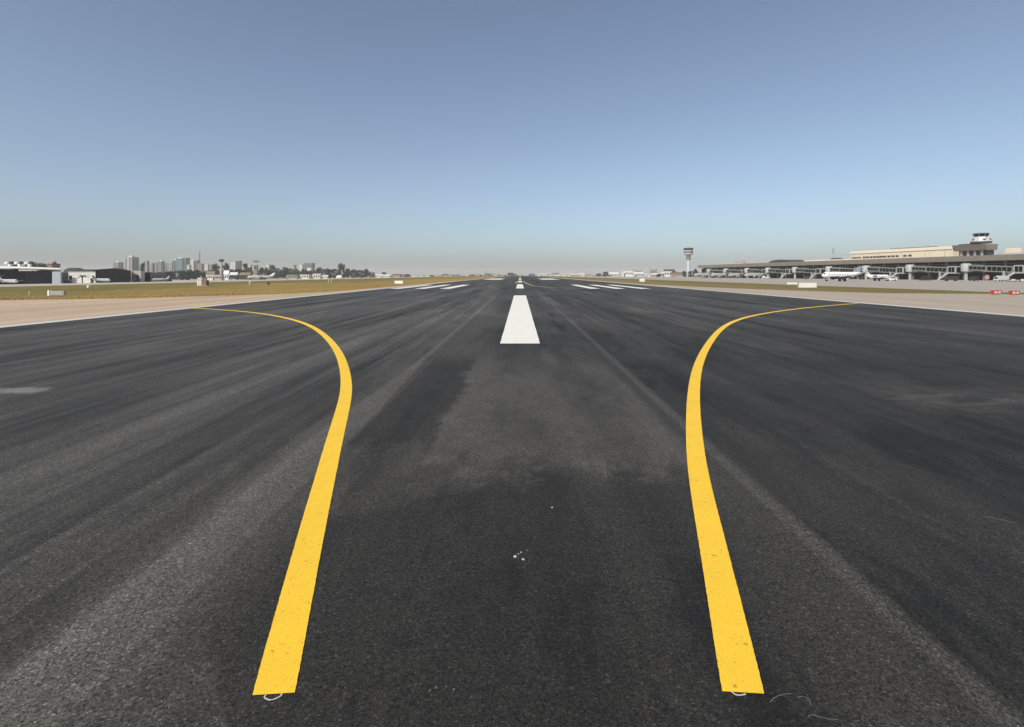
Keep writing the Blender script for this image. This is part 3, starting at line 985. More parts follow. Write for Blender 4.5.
for i, (a, b, t, wl, rf, st) in enumerate([(410, 417.6, 275, 'ivory', 'cream', 'flat'), (418, 423.4, 274.8, 'white_wall', 'concrete_pale', 'gable'), (424, 429.4, 274.9, 'ivory', 'white_wall', 'flat'),
                                 (434, 437, 275.6, 'concrete_pale', 'pink', 'gable'), (442.2, 447.6, 273.8, 'pink', 'terracotta', 'gable'), (448.8, 452, 274.6, 'ivory', 'olive', 'gable'), (453.6, 457.4, 274.8, 'pink', 'concrete', 'gable'),
                                 (465.2, 468.4, 274.0, 'white_wall', 'white_wall', 'flat'), (475.2, 479.4, 274.4, 'cream', 'olive', 'gable')]):
    low_building(a, b, t, 1150 + 25 * (i % 4), M[wl], M[rf], st, f'tiny {["cream", "white", "cream", "grey", "pink", "ivory", "pinkish", "white", "cream"][i]} {"flat roofed" if st == "flat" else "gabled"} house on the left horizon, {ORD[i]} from the left', 'house', 'house', 10, 2, 'tiny houses left of the runway end')
for i, (a, b, t, wl, rf) in enumerate([(491.5, 498, 273.4, 'pale_metal', 'pale_metal'), (498.4, 504, 274.4, 'concrete_pale', 'white_wall'), (522, 529, 274.6, 'white_wall', 'concrete_pale'), (529.4, 536, 274.8, 'pale_metal', 'white_wall')]):
    low_building(a, b, t, 1340 + 20 * i, M[wl], M[rf], 'flat', f'pale low warehouse at the runway end, {ORD[i]} from the left', 'warehouse', 'warehouse', 20, 3, 'warehouses at the runway end')

# right of the runway, far
far = [(536.4, 540, 272.9, 'white_wall', 'white_wall', 'flat'), (541, 546.6, 273.6, 'ivory', 'white_wall', 'gable'), (547, 552, 272.8, 'pale_metal', 'white_wall', 'flat'), (552.6, 559.4, 273, 'white_wall', 'olive', 'gable'),
       (560, 565.6, 273.6, 'ivory', 'cream', 'flat'), (566, 570.4, 273, 'cream', 'cream_trim', 'flat'), (571, 579.6, 273.8, 'pink', 'cream', 'gable'), (580, 584.6, 273.2, 'white_wall', 'cream', 'gable'), (585.4, 592, 274, 'concrete_pale', 'pink', 'flat'),
       (610, 618.6, 272.4, 'pale_metal', 'white_wall', 'gable'), (619, 623.6, 273.4, 'ivory', 'olive', 'flat')]
for i, (a, b, t, wl, rf, st) in enumerate(far):
    low_building(a, b, t, 1020 - 25 * (i % 5), M[wl], M[rf], st, f'tiny {["white", "ivory", "silver", "white", "ivory", "cream", "pink", "white", "grey", "silver", "ivory"][i]} building on the right horizon, {ORD[i]} from the runway', 'low_building', 'building', 12, 3, 'tiny buildings right of the runway end')
low_building(623.8, 633, 271, 900, M['white_wall'], M['white_wall'], 'flat', 'white boxy warehouse right of the lone dark tree', 'warehouse', 'warehouse', 22, 4)
low_building(635, 644, 272, 880, M['pale_metal'], M['white_wall'], 'gable', 'white gabled warehouse above the small white sign on the right', 'warehouse', 'warehouse', 20, 4)
low_building(646, 650.6, 273.6, 860, M['white_wall'], M['ivory'], 'flat', 'small white hut left of the white depot', 'hut', 'hut', 8, 2)
low_building(651, 657.6, 273.4, 860, M['pink'], M['ivory'], 'gable', 'small pinkish hut beside the white depot', 'hut', 'hut', 8, 2)
low_building(663, 671.6, 271.2, 820, M['white_wall'], M['white_wall'], 'flat', 'white depot with a plain front left of the control tower', 'depot', 'building', 14, 3)
low_building(666, 676, 269.2, 880, M['brick'], M['slate'], 'gable', 'long dark roofed building behind the white depot', 'low_building', 'building', 20, 3)
low_building(672.4, 683.6, 272.2, 800, M['pink'], M['terracotta'], 'gable', 'pink house with a brown roof at the left foot of the control tower', 'house', 'house', 12, 4)
low_building(634, 642, 269.4, 1500, M['concrete_pale'], M['concrete_pale'], 'flat', 'hazy grey block behind the white gabled warehouse', 'block', 'building', 20, 4)
low_building(651, 657, 267.8, 1500, M['concrete_pale'], M['white_wall'], 'flat', 'hazy pale block behind the small huts', 'block', 'building', 20, 3)

# control tower
Yt = 760
xt = X_at(688.4, Yt)
ct = thing('control_tower', 'tall white control tower with a flared head and dark glass cab', 'tower', (xt, Yt, gz(xt)))
zt = lambda py: Z_at(py, Yt) - gz(xt)
MB().lathe([(2.6, 0), (2.35, zt(266)), (2.2, zt(259.8))], 20).build('shaft', M['tower_shaft'], ct)
MB().lathe([(2.9, zt(259.8)), (3.4, zt(256)), (3.5, zt(255.4))], 20).build('grey_collar', M['concrete'], ct, label='grey brown section under the flared head')
MB().lathe([(3.7, zt(255.4)), (6.4, zt(254.2)), (6.9, zt(252.7))], 20).build('flared_head', M['tower_shaft'], ct)
MB().lathe([(6.5, zt(252.7)), (6.5, zt(251.6))], 20).build('lower_glazing', M['dark_metal'], ct)
MB().lathe([(7.0, zt(251.6)), (7.0, zt(250.2))], 20).build('balcony', M['concrete_pale'], ct)
MB().lathe([(6.2, zt(250.2)), (6.9, zt(248.7))], 20).build('cab_glazing', M['black'], ct)
MB().lathe([(7.2, zt(248.7)), (7.0, zt(248.1)), (2.0, zt(247.8))], 20).build('roof', M['slate'], ct)
MB().tube((0, 0, zt(247.8)), (0, 0, zt(245.5)), .14, .08, 6).build('aerial', M['grey_metal'], ct)

# ------------------------------------------------------------------ terminal
A = Vector((260., 265.))
B = Vector((200., 572.))
U = (B - A).normalized()
A0 = A - U * 42
NRM = Vector((-U.y, U.x))                      # towards the runway
TRZ = math.atan2(U.y, U.x)
TZ = -1.2


def s_of(px, d=0.):
    """distance along the terminal front whose point, d metres towards the runway, shows at px"""
    k = (px - CX) / F
    o = A0 + NRM * d
    return (k * o.y - o.x) / (U.x - k * U.y)


def depth_of(px, d=0.):
    return (A0 + NRM * d + U * s_of(px, d)).y


tm = thing('airport_terminal', 'long brown concrete airport terminal with a cream upper block and old control cab', 'terminal', (A0.x, A0.y, TZ), TRZ)
s_end = s_of(699)
ZF0, ZF1 = 10.7, 13.8                            # roof fascia
MB().box(0, s_end, -40, 1.5, ZF0, ZF1).build('roof_fascia', M['concrete'], tm)
MB().box(2, s_end - 2, -38, -4.2, 0, ZF0 - .003).build('shaded_ground_floor', M['black'], tm)  # black mass painted in for the shadow under the terminal
MB().box(0, s_end, -8.99, .4, 4.6, 5.5).build('floor_slab', M['concrete'], tm)
nb = 34
for k in range(nb):
    a = s_end * k / nb
    b = s_end * (k + 1) / nb
    MB().box(a + .5, b - .5, -3.4, -3.0, 5.502, ZF0 - .6).build('glazing_bay', M['black' if k % 3 else 'navy'], tm)
    MB().box(a - .45, a + .45, -2.3, -1.4, 0, 4.6).build('column', M['concrete'], tm)
    MB().box(a - .35, a + .35, -2.9, -1.6, 5.5, ZF0).build('column', M['concrete'], tm)
MB().box(0, s_end, -2.95, -2.7, ZF0 - 1.6, ZF0 - 1.4).build('transom', M['concrete'], tm)
# cream block
c0, c1 = s_of(953, -6), s_of(851, -6)
ub = MB().box(c0, c1, -13, -6, ZF1 + .002, 18.4).build('upper_block', M['cream'], tm)
MB().box(c0 - .2, c1 + .5, -13.5, -5.5, 18.4, 20.2).build('cornice', M['cream_trim'], ub)
MB().box(c0 + 14, c0 + 44, -12, -8, 20.202, 20.9).build('roof_plant', M['concrete'], ub)
for px in (852.9, 855.2, 857.6, 860, 864.3, 867.6, 871.3, 874.8, 878.2, 881.4, 884.8, 889, 893, 897.2, 905, 910):
    c = s_of(px, -6)
    wd = .75 if px < 861 else 1.15
    MB().box(c - wd, c + wd, -6.05, -5.85, 14.9, 16.1).build('window', M['slate'], ub)
for px in (862.2, 879.6, 901.6, 925, 945):
    c = s_of(px, -6)
    MB().box(c - .12, c + .12, -6.02, -5.8, ZF1, 18.39).build('joint', M['concrete_pale'], ub)
# rooftop tower part
t0, t1 = s_of(987, 1), s_of(953.5, 1)
ts = MB().prism([(-6.0, 16.7), (.8, 16.7), (2.2, 20.0), (-6.6, 20.0)], 'x', t0, t1).build('upper_slab', M['concrete'], tm)
MB().box(t0 + 1.2, t1 - 1.2, -5.4, -1.5, ZF1 + .002, 16.7).build('upper_glazing', M['glass'], tm)
for k in range(4):
    c = t0 + 4 + (t1 - t0 - 7) * k / 3
    MB().box(c - .5, c + .5, -1.5, -.6, ZF1, 16.7).build('column', M['concrete_pale'], tm)
MB().box(t0 + 7, t1 - 2, -5, 0, 20.002, 20.6).build('roof_step', M['slate'], ts)
# old control cab
cd_ = -2.5
cc = s_of(981, cd_)
cab = MB().lathe([(4.7, 20.62), (4.9, 21.6)], 8, cc, cd_, False).build('control_cab', M['slate'], tm, label='old control cab with white walls and dark slanted windows')
MB().lathe([(4.3, 21.602), (3.6, 22.9), (3.1, 24.0), (3.0, 24.3)], 8, cc, cd_, False).build('cab_wall', M['pale_metal'], cab)
for a in (1.2, 2.6, 3.6):
    MB().box(cc + 3.75 * math.cos(a) - .5, cc + 3.75 * math.cos(a) + .5, cd_ + 3.75 * math.sin(a) - .4, cd_ + 3.75 * math.sin(a) + .4, 22.3, 23.1).build('red_panel', M['red_paint'], cab)
MB().lathe([(3.0, 24.302), (3.6, 25.8)], 8, cc, cd_, False).build('cab_window', M['black'], cab)
for k in range(8):
    a = (k + .5) * math.pi / 4
    MB().tube((cc + 3.0 * math.cos(a), cd_ + 3.0 * math.sin(a), 24.3), (cc + 3.6 * math.cos(a), cd_ + 3.6 * math.sin(a), 25.8), .12, n=5).build('mullion', M['concrete_pale'], cab)
MB().lathe([(3.75, 25.802), (3.75, 26.1), (2.6, 26.3)], 8, cc, cd_, False).build('cab_roof', M['slate'], cab)
# rooftop bits
r0, r1 = s_of(1017, -14), s_of(1005, -14)
rb = MB().box(r0, r1, -17, -14, ZF1 + .002, 17.8).build('rooftop_room', M['cream_trim'], tm)
MB().box(s_of(1022, -10), s_of(998, -10), -9.9, -9.5, ZF1 + .4, 15.1).build('roof_railing', M['pale_metal'], tm)
q0, q1 = s_of(828, -5), s_of(800, -5)
MB().box(s_of(851, -8), s_of(828, -8), -20, -8, ZF1 + .002, 14.9).build('roof_upstand', M['cream_trim'], tm)
cq = s_of(834.5, -10)
MB().lathe([(4.2, 14.92), (4.6, 15.4), (2.2, 16.2)], 14, cq, -12).build('roof_canopy', M['dome'], tm)
cq = s_of(784.5, -10)
dm = MB()
dm.prism([(cq + 13 * math.cos(t), ZF1 + .002 + 2.6 * math.sin(t)) for t in [math.pi * k / 12 for k in range(13)]], 'y', -22, -4)
dm.build('domed_roof', M['slate'], tm)
MB().box(s_of(826, -12), s_of(804, -12), -22, -12, ZF1 + .002, 15.2).build('roof_upstand', M['cream_trim'], tm)
MB().box(s_of(744, -12), s_of(735, -12), -14, -12, ZF1 + .002, 17.2).build('rooftop_room', M['pink'], tm)
for k in range(8):
    c = s_of(702 + k * 5.2, -6)
    MB().box(c - 2.2, c + 2.2, -9, -6, ZF1 + .002, ZF1 + .8 + .4 * (k % 2)).build('roof_light', M['pale_metal'], tm)
# mast behind the terminal
Yp = depth_of(833.4, -30)
xp = X_at(833.4, Yp)
mp = thing('floodlight_mast', 'thin grey floodlight mast rising behind the terminal roof', 'mast', (xp, Yp, gz(xp)))
hp = Z_at(249, Yp) - gz(xp)
MB().tube((0, 0, 0), (0, 0, hp), .35, .18, 8).build('pole', M['grey_metal'], mp)
MB().box(-.55, .55, -.55, .55, hp - 3.6, hp + .5).build('lamp_head', M['grey_metal'], mp)


# jet bridges: local x along the terminal front (away from us), y towards the runway
def make_bridge():
    root = thing('jet_bridge', 'x', 'jet bridge', (0, 0, 0), TRZ, 'jet bridges along the terminal')
    MB().box(-1.4, 1.4, -1.2, 8.3, 5.6, 8.6).build('fixed_walkway', M['green_grey'], root)
    ro = MB().lathe([(2.3, 4.9), (2.3, 8.9), (1.6, 9.3)], 14, 0, 10).build('rotunda', M['bridge_pale'], root)
    MB().tube((0, 10, 0), (0, 10, 4.9), .8, .8, 10).build('rotunda_post', M['bridge_pale'], root)
    # inner tunnel and wider outer tunnel, sloping gently down towards us
    def tun(x0, x1, z0, z1, hw, hh):
        m = MB()
        vs = []
        for x, z in ((x0, z0), (x1, z1)):
            vs += [(x, 10 - hw, z - hh), (x, 10 + hw, z - hh), (x, 10 + hw, z + hh), (x, 10 - hw, z + hh)]
        return m.raw(vs, [(3, 2, 1, 0), (4, 5, 6, 7), (0, 1, 5, 4), (1, 2, 6, 5), (2, 3, 7, 6), (3, 0, 4, 7)])
    inner = tun(-2, -13, 6.9, 6.3, 1.25, 1.35).build('inner_tunnel', M['green_grey'], root)
    outer = tun(-11.5, -25, 6.35, 5.6, 1.55, 1.65).build('outer_tunnel', M['green_grey'], root)
    for k in range(4):
        x = -3.6 - k * 2.1
        z = 6.9 + (x + 2) * .6 / 11
        MB().box(x - .88, x + .88, 11.2, 11.33, z - .75, z + .85).build('window', M['black'], inner)
    for k in range(5):
        x = -13 - k * 2.35
        z = 6.35 + (x + 11.5) * .75 / 13.5
        MB().box(x - 1.0, x + 1.0, 11.5, 11.63, z - 1.05, z + 1.1).build('window', M['black'], outer)
    cb = MB().box(-29.4, -25.002, 7.6, 12.6, 3.7, 7.9).build('cab', M['bridge_pale'], root)
    MB().box(-28.9, -27.4, 12.58, 12.72, 4.5, 7.3).build('window', M['black'], cb)
    MB().box(-27.1, -25.6, 12.58, 12.72, 4.5, 7.3).build('window', M['black'], cb)
    MB().box(-29.52, -29.38, 8.4, 11.8, 4.2, 7.2).build('window', M['black'], cb)
    for y in (8.2, 11.8):
        lg = MB().box(-20.4, -19.6, y - .35, y + .35, .9, 5.0).build('support_leg', M['bridge_pale'], root)
        MB().tube((-20, y - .3, .55), (-20, y + .3, .55), .55, n=12).build('wheel', M['tyre'], lg)
    st = MB()
    st.prism([(-25.6, 4.2), (-25.6, 3.6), (-20.9, .05), (-20.0, .05)], 'y', 12.75, 14.0)
    st = st.build('stair', M['white_wall'], root)
    MB().prism([(-25.6, 5.3), (-25.6, 5.15), (-20.3, 1.0), (-20.1, 1.1)], 'y', 14.0, 14.08).build('handrail', M['bridge_pale'], st)
    return root


bridge = None
for i, px in enumerate((1040, 966, 910, 866, 829, 795, 768, 747, 726, 709)):
    b = make_bridge() if bridge is None else copy_tree(bridge)
    bridge = bridge or b
    s = s_of(px, 10)
    p = A0 + U * s
    b.location = (p.x, p.y, TZ)
    b['label'] = ('nearest and largest grey green jet bridge at the right edge of the terminal' if i == 0 else
                  f'grey green jet bridge with pale rotunda, {ORD[i]} from the right along the terminal')


# ------------------------------------------------------------------ aircraft
def aircraft(label, loc, rz, length, dia, kind, tail, group=None, belly=None, name='airliner', accent=None, skin='aircraft'):
    root = thing(name, label, 'aircraft', loc, rz, group)
    L_, R = length, dia / 2
    zc = R + (.9 if kind == 'jet' else 1.5) * dia / 3.6 + .3
    fu = MB().loft([(L_ * .5, 0, zc - R * .25, .02, .02), (L_ * .485, 0, zc - R * .2, R * .35, R * .35), (L_ * .46, 0, zc - R * .1, R * .65, R * .65), (L_ * .42, 0, zc, R * .9, R * .92), (L_ * .38, 0, zc, R, R),
                    (-L_ * .2, 0, zc, R, R), (-L_ * .32, 0, zc + R * .15, R * .82, R * .85), (-L_ * .44, 0, zc + R * .5, R * .42, R * .45), (-L_ * .5, 0, zc + R * .7, R * .1, R * .14)], 18)
    fu.build('fuselage', M[skin], root)
    MB().loft([(L_ * .40, 0, zc - R * .62, R * .4, R * .3), (L_ * .3, 0, zc - R * .55, R * .86, R * .48), (-L_ * .2, 0, zc - R * .55, R * .86, R * .48), (-L_ * .3, 0, zc - R * .3, R * .5, R * .4)], 14).build('belly', M[belly or 'aircraft_grey'], root)
    for s in (-1, 1):
        sp = L_ * .46
        MB().wing([(L_ * .1, s * R * .5, zc - R * .6), (-L_ * .1, s * R * .5, zc - R * .6), (-L_ * .16, s * sp, zc - R * .2 + sp * .07), (-L_ * .11, s * sp, zc - R * .2 + sp * .07)], (R * .3, .12)).build('wing', M['aircraft_grey'], root)
        zt_ = zc + R * 2.75 if kind == 'jet' else zc + R * .6
        xt_ = -L_ * .52 if kind == 'jet' else -L_ * .42
        MB().wing([(xt_ + L_ * .05, s * .05, zt_), (xt_ - L_ * .03, s * .05, zt_), (xt_ - L_ * .07, s * L_ * .16, zt_ + .2), (xt_ - L_ * .03, s * L_ * .16, zt_ + .2)], (.2, .1)).build('tailplane', M[skin], root)
        if kind == 'jet':
            ex, ey, ez, er, el = -L_ * .24, s * R * 1.62, zc + R * .45, R * .46, L_ * .15
        else:
            ex, ey, ez, er, el = L_ * .06, s * L_ * .165, zc - R * 1.05, R * .52, L_ * .11
        en = MB().loft([(ex + el * .5, ey, ez, er * .86, er * .86), (ex + el * .3, ey, ez, er, er), (ex - el * .2, ey, ez, er * .9, er * .9), (ex - el * .5, ey, ez, er * .5, er * .5)], 12).build('engine', M['aircraft_blue' if accent == 'engine' else 'aircraft_grey'], root)
        MB().box(ex - el * .25, ex + el * .3, ey - (abs(ey) - R * .6) * (1 if s > 0 else 0) * (kind == 'jet') - .06, ey + (abs(ey) - R * .6) * (1 if s < 0 else 0) * (kind == 'jet') + .06, ez - .06, ez + (.1 if kind == 'jet' else er * 1.5)).build('pylon', M['aircraft_grey'], en)
        g = MB()
        gx, gy = -L_ * .03, s * R * 1.1
        g.tube((gx, gy, .3), (gx, gy, zc - R * .5), .12)
        g.build('main_gear_leg', M['pale_metal'], root)
        MB().tube((gx, gy - .25, .42), (gx, gy + .25, .42), .42, n=12).build('main_wheel', M['tyre'], root)
    MB().wing([(-L_ * .30, 0, zc + R * .8), (-L_ * .46, 0, zc + R * .7), (-L_ * .56, 0, zc + R * 2.9), (-L_ * .475, 0, zc + R * 2.9)], (R * .28, .1)).build('tail_fin', M[tail], root)
    MB().tube((L_ * .38, 0, .3), (L_ * .38, 0, zc - R * .7), .1).build('nose_gear_leg', M['pale_metal'], root)
    MB().tube((L_ * .38, -.2, .33), (L_ * .38, .2, .33), .33, n=12).build('nose_wheel', M['tyre'], root)
    MB().loft([(L_ * .474, 0, zc + R * .12, R * .50, R * .22), (L_ * .445, 0, zc + R * .32, R * .70, R * .40), (L_ * .435, 0, zc + R * .34, R * .5, R * .3)], 12).build('cockpit_window', M['glass'], root)
    for s in (-1, 1):
        wm = MB()
        n = int(L_ * .55 / .9)
        for k in range(n):
            x = L_ * .36 - k * L_ * .55 / n
            wm.box(x - .16, x + .16, s * R * .985 - .03, s * R * .985 + .03, zc + R * .08, zc + R * .34)
        wm.build('window_row', M['glass'], root)
    return root


def at_px(px, Y):
    x = X_at(px, Y)
    return (x, Y, gz(x) + .004)


R_ = math.radians
def jet(label, px, Y, *a, **k):
    x = X_at(px, Y)
    return aircraft(label, (x, Y, gz(x) + .004), *a, **k)


jet('dull white business jet parked before the big dark hangar at the left edge', 8, 236, R_(-20), 14.5, 1.7, 'jet', 'aircraft_grey', None, 'aircraft_grey', 'business_jet', skin='aircraft_dull')
jet('white business jet between the big hangar and the palm tree', 67, 268, R_(-25), 8.2, 1.4, 'jet', 'aircraft_grey', None, None, 'business_jet', skin='aircraft_dull')
jet('white business jet with a dark tail before the navy hangar', 101.5, 272, R_(-14), 12, 1.6, 'jet', 'aircraft_blue', None, None, 'business_jet', skin='aircraft_dull')
jet('small white jet with raised tail before the long charcoal shed', 160.6, 318, R_(215), 8.6, 1.45, 'jet', 'aircraft', None, None, 'business_jet', skin='aircraft_dull')
jet('white twin jet airliner with a tall white tail below the radar tower', 260.5, 420, R_(198), 20, 2.3, 'liner', 'aircraft', skin='aircraft_dull')
aircraft('distant white airliner on the far left end of the runway, tail towards us', at_px(487.5, 640), R_(80), 24, 3.0, 'liner', 'aircraft')
# taxiing jet and its neighbours in front of the terminal
jet('white jet with dark blue engine taxiing before the terminal', 841, 178, R_(188), 14.6, 2.1, 'liner', 'aircraft_grey', None, 'aircraft_blue', 'airliner', 'engine')
aircraft('white jet with a dark belly parked right of the taxiing jet', (150, 216, gz(150)), R_(8), 11, 1.9, 'jet', 'aircraft', None, 'aircraft_blue', 'business_jet')
for i, (px, Y, ln, dr) in enumerate(((702, 520, 25, 205), (718.5, 500, 22, 200), (737, 485, 26, 205), (753, 455, 22, 200))):
    x = X_at(px, Y)
    aircraft(f'white airliner parked below the far end of the terminal, {ORD[i]} from the left', (x, Y, gz(x)), R_(dr), ln * .86, 2.9, 'liner', 'aircraft_grey', 'airliners parked at the far end of the terminal', 'aircraft_blue', skin='aircraft_dull')


# ------------------------------------------------------------------ vehicles
def vehicle(name, label, cat, px, Y, rz, body, ln=4.8, ht=2.1, box=False, group=None, zoff=0):
    x = X_at(px, Y)
    root = thing(name, label, cat, (x, Y, gz(x) + .004), rz, group)
    h = ht
    if box:
        MB().box(-ln / 2, ln * .22, -1.05, 1.05, .65, h).build('cargo_box', body, root)
        MB().prism([(ln * .225, .5), (ln * .5, .5), (ln * .5, h * .45), (ln * .42, h * .78), (ln * .225, h * .8)], 'y', -1., 1.).build('cab', body, root)
        MB().prism([(ln * .40, h * .48), (ln * .503, h * .47), (ln * .43, h * .74), (ln * .40, h * .74)], 'y', -.85, .85).build('windscreen', M['glass'], root)
    else:
        MB().prism([(-ln * .5, .35), (ln * .5, .35), (ln * .5, h * .48), (ln * .3, h * .56), (ln * .12, h * .97), (-ln * .42, h), (-ln * .5, h * .6)], 'y', -.9, .9).build('body', body, root)
        for s in (-1, 1):
            MB().box(-ln * .38, ln * .1, s * .9 - .02, s * .9 + .02, h * .6, h * .88).build('side_window', M['glass'], root)
        MB().prism([(ln * .14, h * .93), (ln * .3, h * .58), (ln * .315, h * .6), (ln * .155, h * .95)], 'y', -.75, .75).build('windscreen', M['glass'], root)
    for sx in (-.32, .32):
        for s in (-1, 1):
            MB().tube((sx * ln, s * .78, .36), (sx * ln, s * 1.0, .36), .36, n=12).build('wheel', M['tyre'], root)
    return root


vehicle('truck', 'white box truck parked before the dark tree row', 'truck', 339, 690, R_(170), M['white_wall'], 8, 4.2, True)
vehicle('van', 'white van parked under the jet bridges right of the white jets', 'van', 890.5, 235, R_(175), M['white_wall'], 4.6, 1.9)
vehicle('van', 'small white van under the terminal near the far jet bridges', 'van', 766, 400, R_(10), M['white_wall'], 5, 2.2)
vehicle('car', 'dark car on the far end of the runway', 'car', 505.5, 640, R_(90), M['dark_metal'], 4.6, 1.9)
vehicle('car', 'silver car parked near the small white house beyond the checkered hut', 'car', 233.5, 455, R_(20), M['pale_metal'], 4.6, 1.6)
vehicle('truck', 'pale truck under the nearest jet bridge at the right edge', 'truck', 1001, 232, R_(190), M['pale_metal'], 6, 2.6, True)
for i, (px, Y_, nm) in enumerate(((951, 246, 'dark tug parked under the jet bridges left of the round board'), (925, 262, 'dark tug parked under the second jet bridge from the right'),
                               (974, 240, 'dark loader standing left of the round board'), (862, 300, 'dark tug between the two white jets and the terminal'), (806, 365, 'dark tug under the domed roof of the terminal'))):
    vehicle('service_vehicle', nm, 'vehicle', px, Y_, R_(160 + 25 * i), M['dark_metal'], 5.5, 2.3, i % 2 == 0)
for i, px in enumerate((1009, 1013.5, 1018, 1022.5)):
    Y = 222
    x = X_at(px, Y)
    c = thing('baggage_cart', f'low baggage cart on the apron at the right edge, {ORD[i]} from the left', 'cart', (x, Y, gz(x) + .004), R_(12 + i * 9), 'baggage carts at the right edge')
    MB().box(-.8, .8, -.55, .55, .42, .56).build('platform', M['pale_metal'], c)
    MB().box(-.62, .62, -.42, .42, .562, .95 + .2 * (i % 2)).build('load', M['ivory' if i % 2 else 'brick'], c)
    for sx in (-.55, .55):
        for sy in (-.5, .5):
            MB().tube((sx, sy - .06, .2), (sx, sy + .06, .2), .2, n=10).build('wheel', M['tyre'], c)
# round red-rimmed board
Y = 226
x = X_at(987, Y)
rs = thing('round_board', 'round pale board with a red rim standing under the nearest jet bridge', 'sign', (x, Y, gz(x)))
MB().tube((0, -.06, 1.9), (0, .06, 1.9), 1.0, n=24, smooth=False).build('face', M['red_board'], rs)
rim = MB()
for k in range(24):
    a, b = k * math.pi / 12, (k + 1) * math.pi / 12
    rim.tube((1.04 * math.cos(a), 0, 1.9 + 1.04 * math.sin(a)), (1.04 * math.cos(b), 0, 1.9 + 1.04 * math.sin(b)), .11, n=6)
rim.build('rim', M['red_paint'], rs)
MB().tube((0, .1, 0), (0, .1, 1.0), .08).build('post', M['grey_metal'], rs)


# ------------------------------------------------------------------ signs and small things in the grass
def board(name, label, px0, px1, basey, topy, face, rz=0., letters=0, group=None, thick=.22, legs=3):
    D_ = F * CAMZ / (basey - HY)
    xa, xb = X_at(px0, D_), X_at(px1, D_)
    h = (basey - topy) * D_ / F
    w = xb - xa
    root = thing(name, label, 'sign', ((xa + xb) / 2, D_, gz((xa + xb) / 2) + .004), rz, group)
    e = .05
    MB().box(-w / 2, w / 2, 0, thick, .06, h).build('cabinet', M['sign_red'] if letters else M['sign_grey'], root)
    MB().box(-w / 2 + e, w / 2 - e, -.012, .0, .06 + e, h - e).build('face', face, root)
    for k in range(legs):
        c = -w / 2 + w * (k + .5) / legs
        MB().box(c - .03, c + .03, thick * .4, thick * .6, -.02, .06).build('leg', M['grey_metal'], root)
    for k in range(letters):
        c = -w / 2 + w * .13 + (w * .74) * (k + .5) / letters
        lw = w * .74 / letters * .33
        mb = MB()
        if k % 3 == 2:
            mb.box(c - lw * .9, c + lw * .9, -.02, -.013, h * .48, h * .58)
        else:
            mb.box(c - lw, c - lw * .4, -.02, -.013, h * .28, h * .78)
            mb.box(c - lw * .4, c + lw, -.02, -.013, h * .64, h * .78)
            mb.box(c + lw * .45, c + lw, -.02, -.013, h * .28, h * .64)
        mb.build('character', M['sign_white'], root)
    return root


# grey sign seen from behind, white end
g = board('taxiway_sign', 'low grey taxiway sign with a white end standing in the grass on the left', 49.6, 63.8, 296.2, 291.0, M['sign_grey'])
MB().box(-.72, -.585, -.03, .25, .03, .47).build('end_cap', M['sign_white'], g)
board('runway_sign', 'blank white sign board at the left runway edge', 394.4, 403.2, 284.2, 280.6, M['sign_white'], R_(-4))
board('runway_sign', 'small white sign board at the right runway edge', 639.4, 645.0, 282.1, 278.4, M['sign_white'], R_(5))
board('runway_sign', 'long white sign board on the grass strip right of the runway', 798, 817.6, 288.4, 282.4, M['sign_white'], R_(6))
board('runway_sign', 'thin white sign board peeking out behind the long white one', 786.2, 800, 285.1, 282.2, M['sign_white'], R_(6))
board('holding_sign', 'red sign with white characters, left one of the red pair on the right', 992.4, 1002.4, 294.8, 290.4, M['sign_red'], R_(8), 5)
board('holding_sign', 'red sign with white characters at the right edge of the picture', 1010.6, 1020.6, 295.2, 290.8, M['sign_red'], R_(8), 5)

# checkered equipment hut
Dh = F * CAMZ / (286.0 - HY)
xh = X_at(201.5, Dh)
ht = thing('equipment_hut', 'little red and white checkered equipment hut with a pale cap standing in the grass', 'hut', (xh, Dh, 0.))
k_ = Dh / F
MB().box(-4.4 * k_, .6 * k_, 0, 5 * k_, .05, 6.4 * k_).build('wall', M['pink'], ht)
for i, (a, b) in enumerate(((-4.3, -3.1), (-2.0, -.8))):
    MB().box(a * k_, b * k_, -.03, -.002, 1.1 * k_, 5.9 * k_).build('white_panel', M['sign_white'], ht)
MB().box(.6 * k_ + .003, 4.4 * k_, .4 * k_, 5 * k_, .05, 5.8 * k_).build('side_block', M['brick'], ht, label='red brown right side block')
MB().prism([(-4.7 * k_, 6.4 * k_), (.9 * k_, 6.4 * k_), (-.4 * k_, 8.3 * k_), (-3.2 * k_, 8.3 * k_)], 'y', -.05, 5.2 * k_).build('roof', M['ivory'], ht)
MB().tube((-1.6 * k_, 2 * k_, 8.3 * k_), (-1.6 * k_, 2 * k_, 10.4 * k_), .05, .04).build('lamp_post', M['ivory'], ht)
MB().box(-6 * k_, 7 * k_, -1.2 * k_, 6 * k_, -.02, .05).build('footing', M['concrete_pale'], ht)


def marker(px, basey, topy, label, wpx=1.2, mat='concrete_pale', group='marker posts in the grass', name='marker_post'):
    D_ = F * CAMZ / (basey - HY)
    x = X_at(px, D_)
    h = (basey - topy) * D_ / F
    r = wpx * D_ / F / 2
    root = thing(name, label, 'marker', (x, D_, gz(x)), 0, group)
    MB().lathe([(r, 0), (r * .9, h * .72)], 10).build('post', M[mat], root)
    MB().lathe([(r * 1.05, h * .722), (r * 1.0, h * .9), (r * .5, h)], 10).build('cap', M['ivory' if mat == 'concrete_pale' else mat], root)


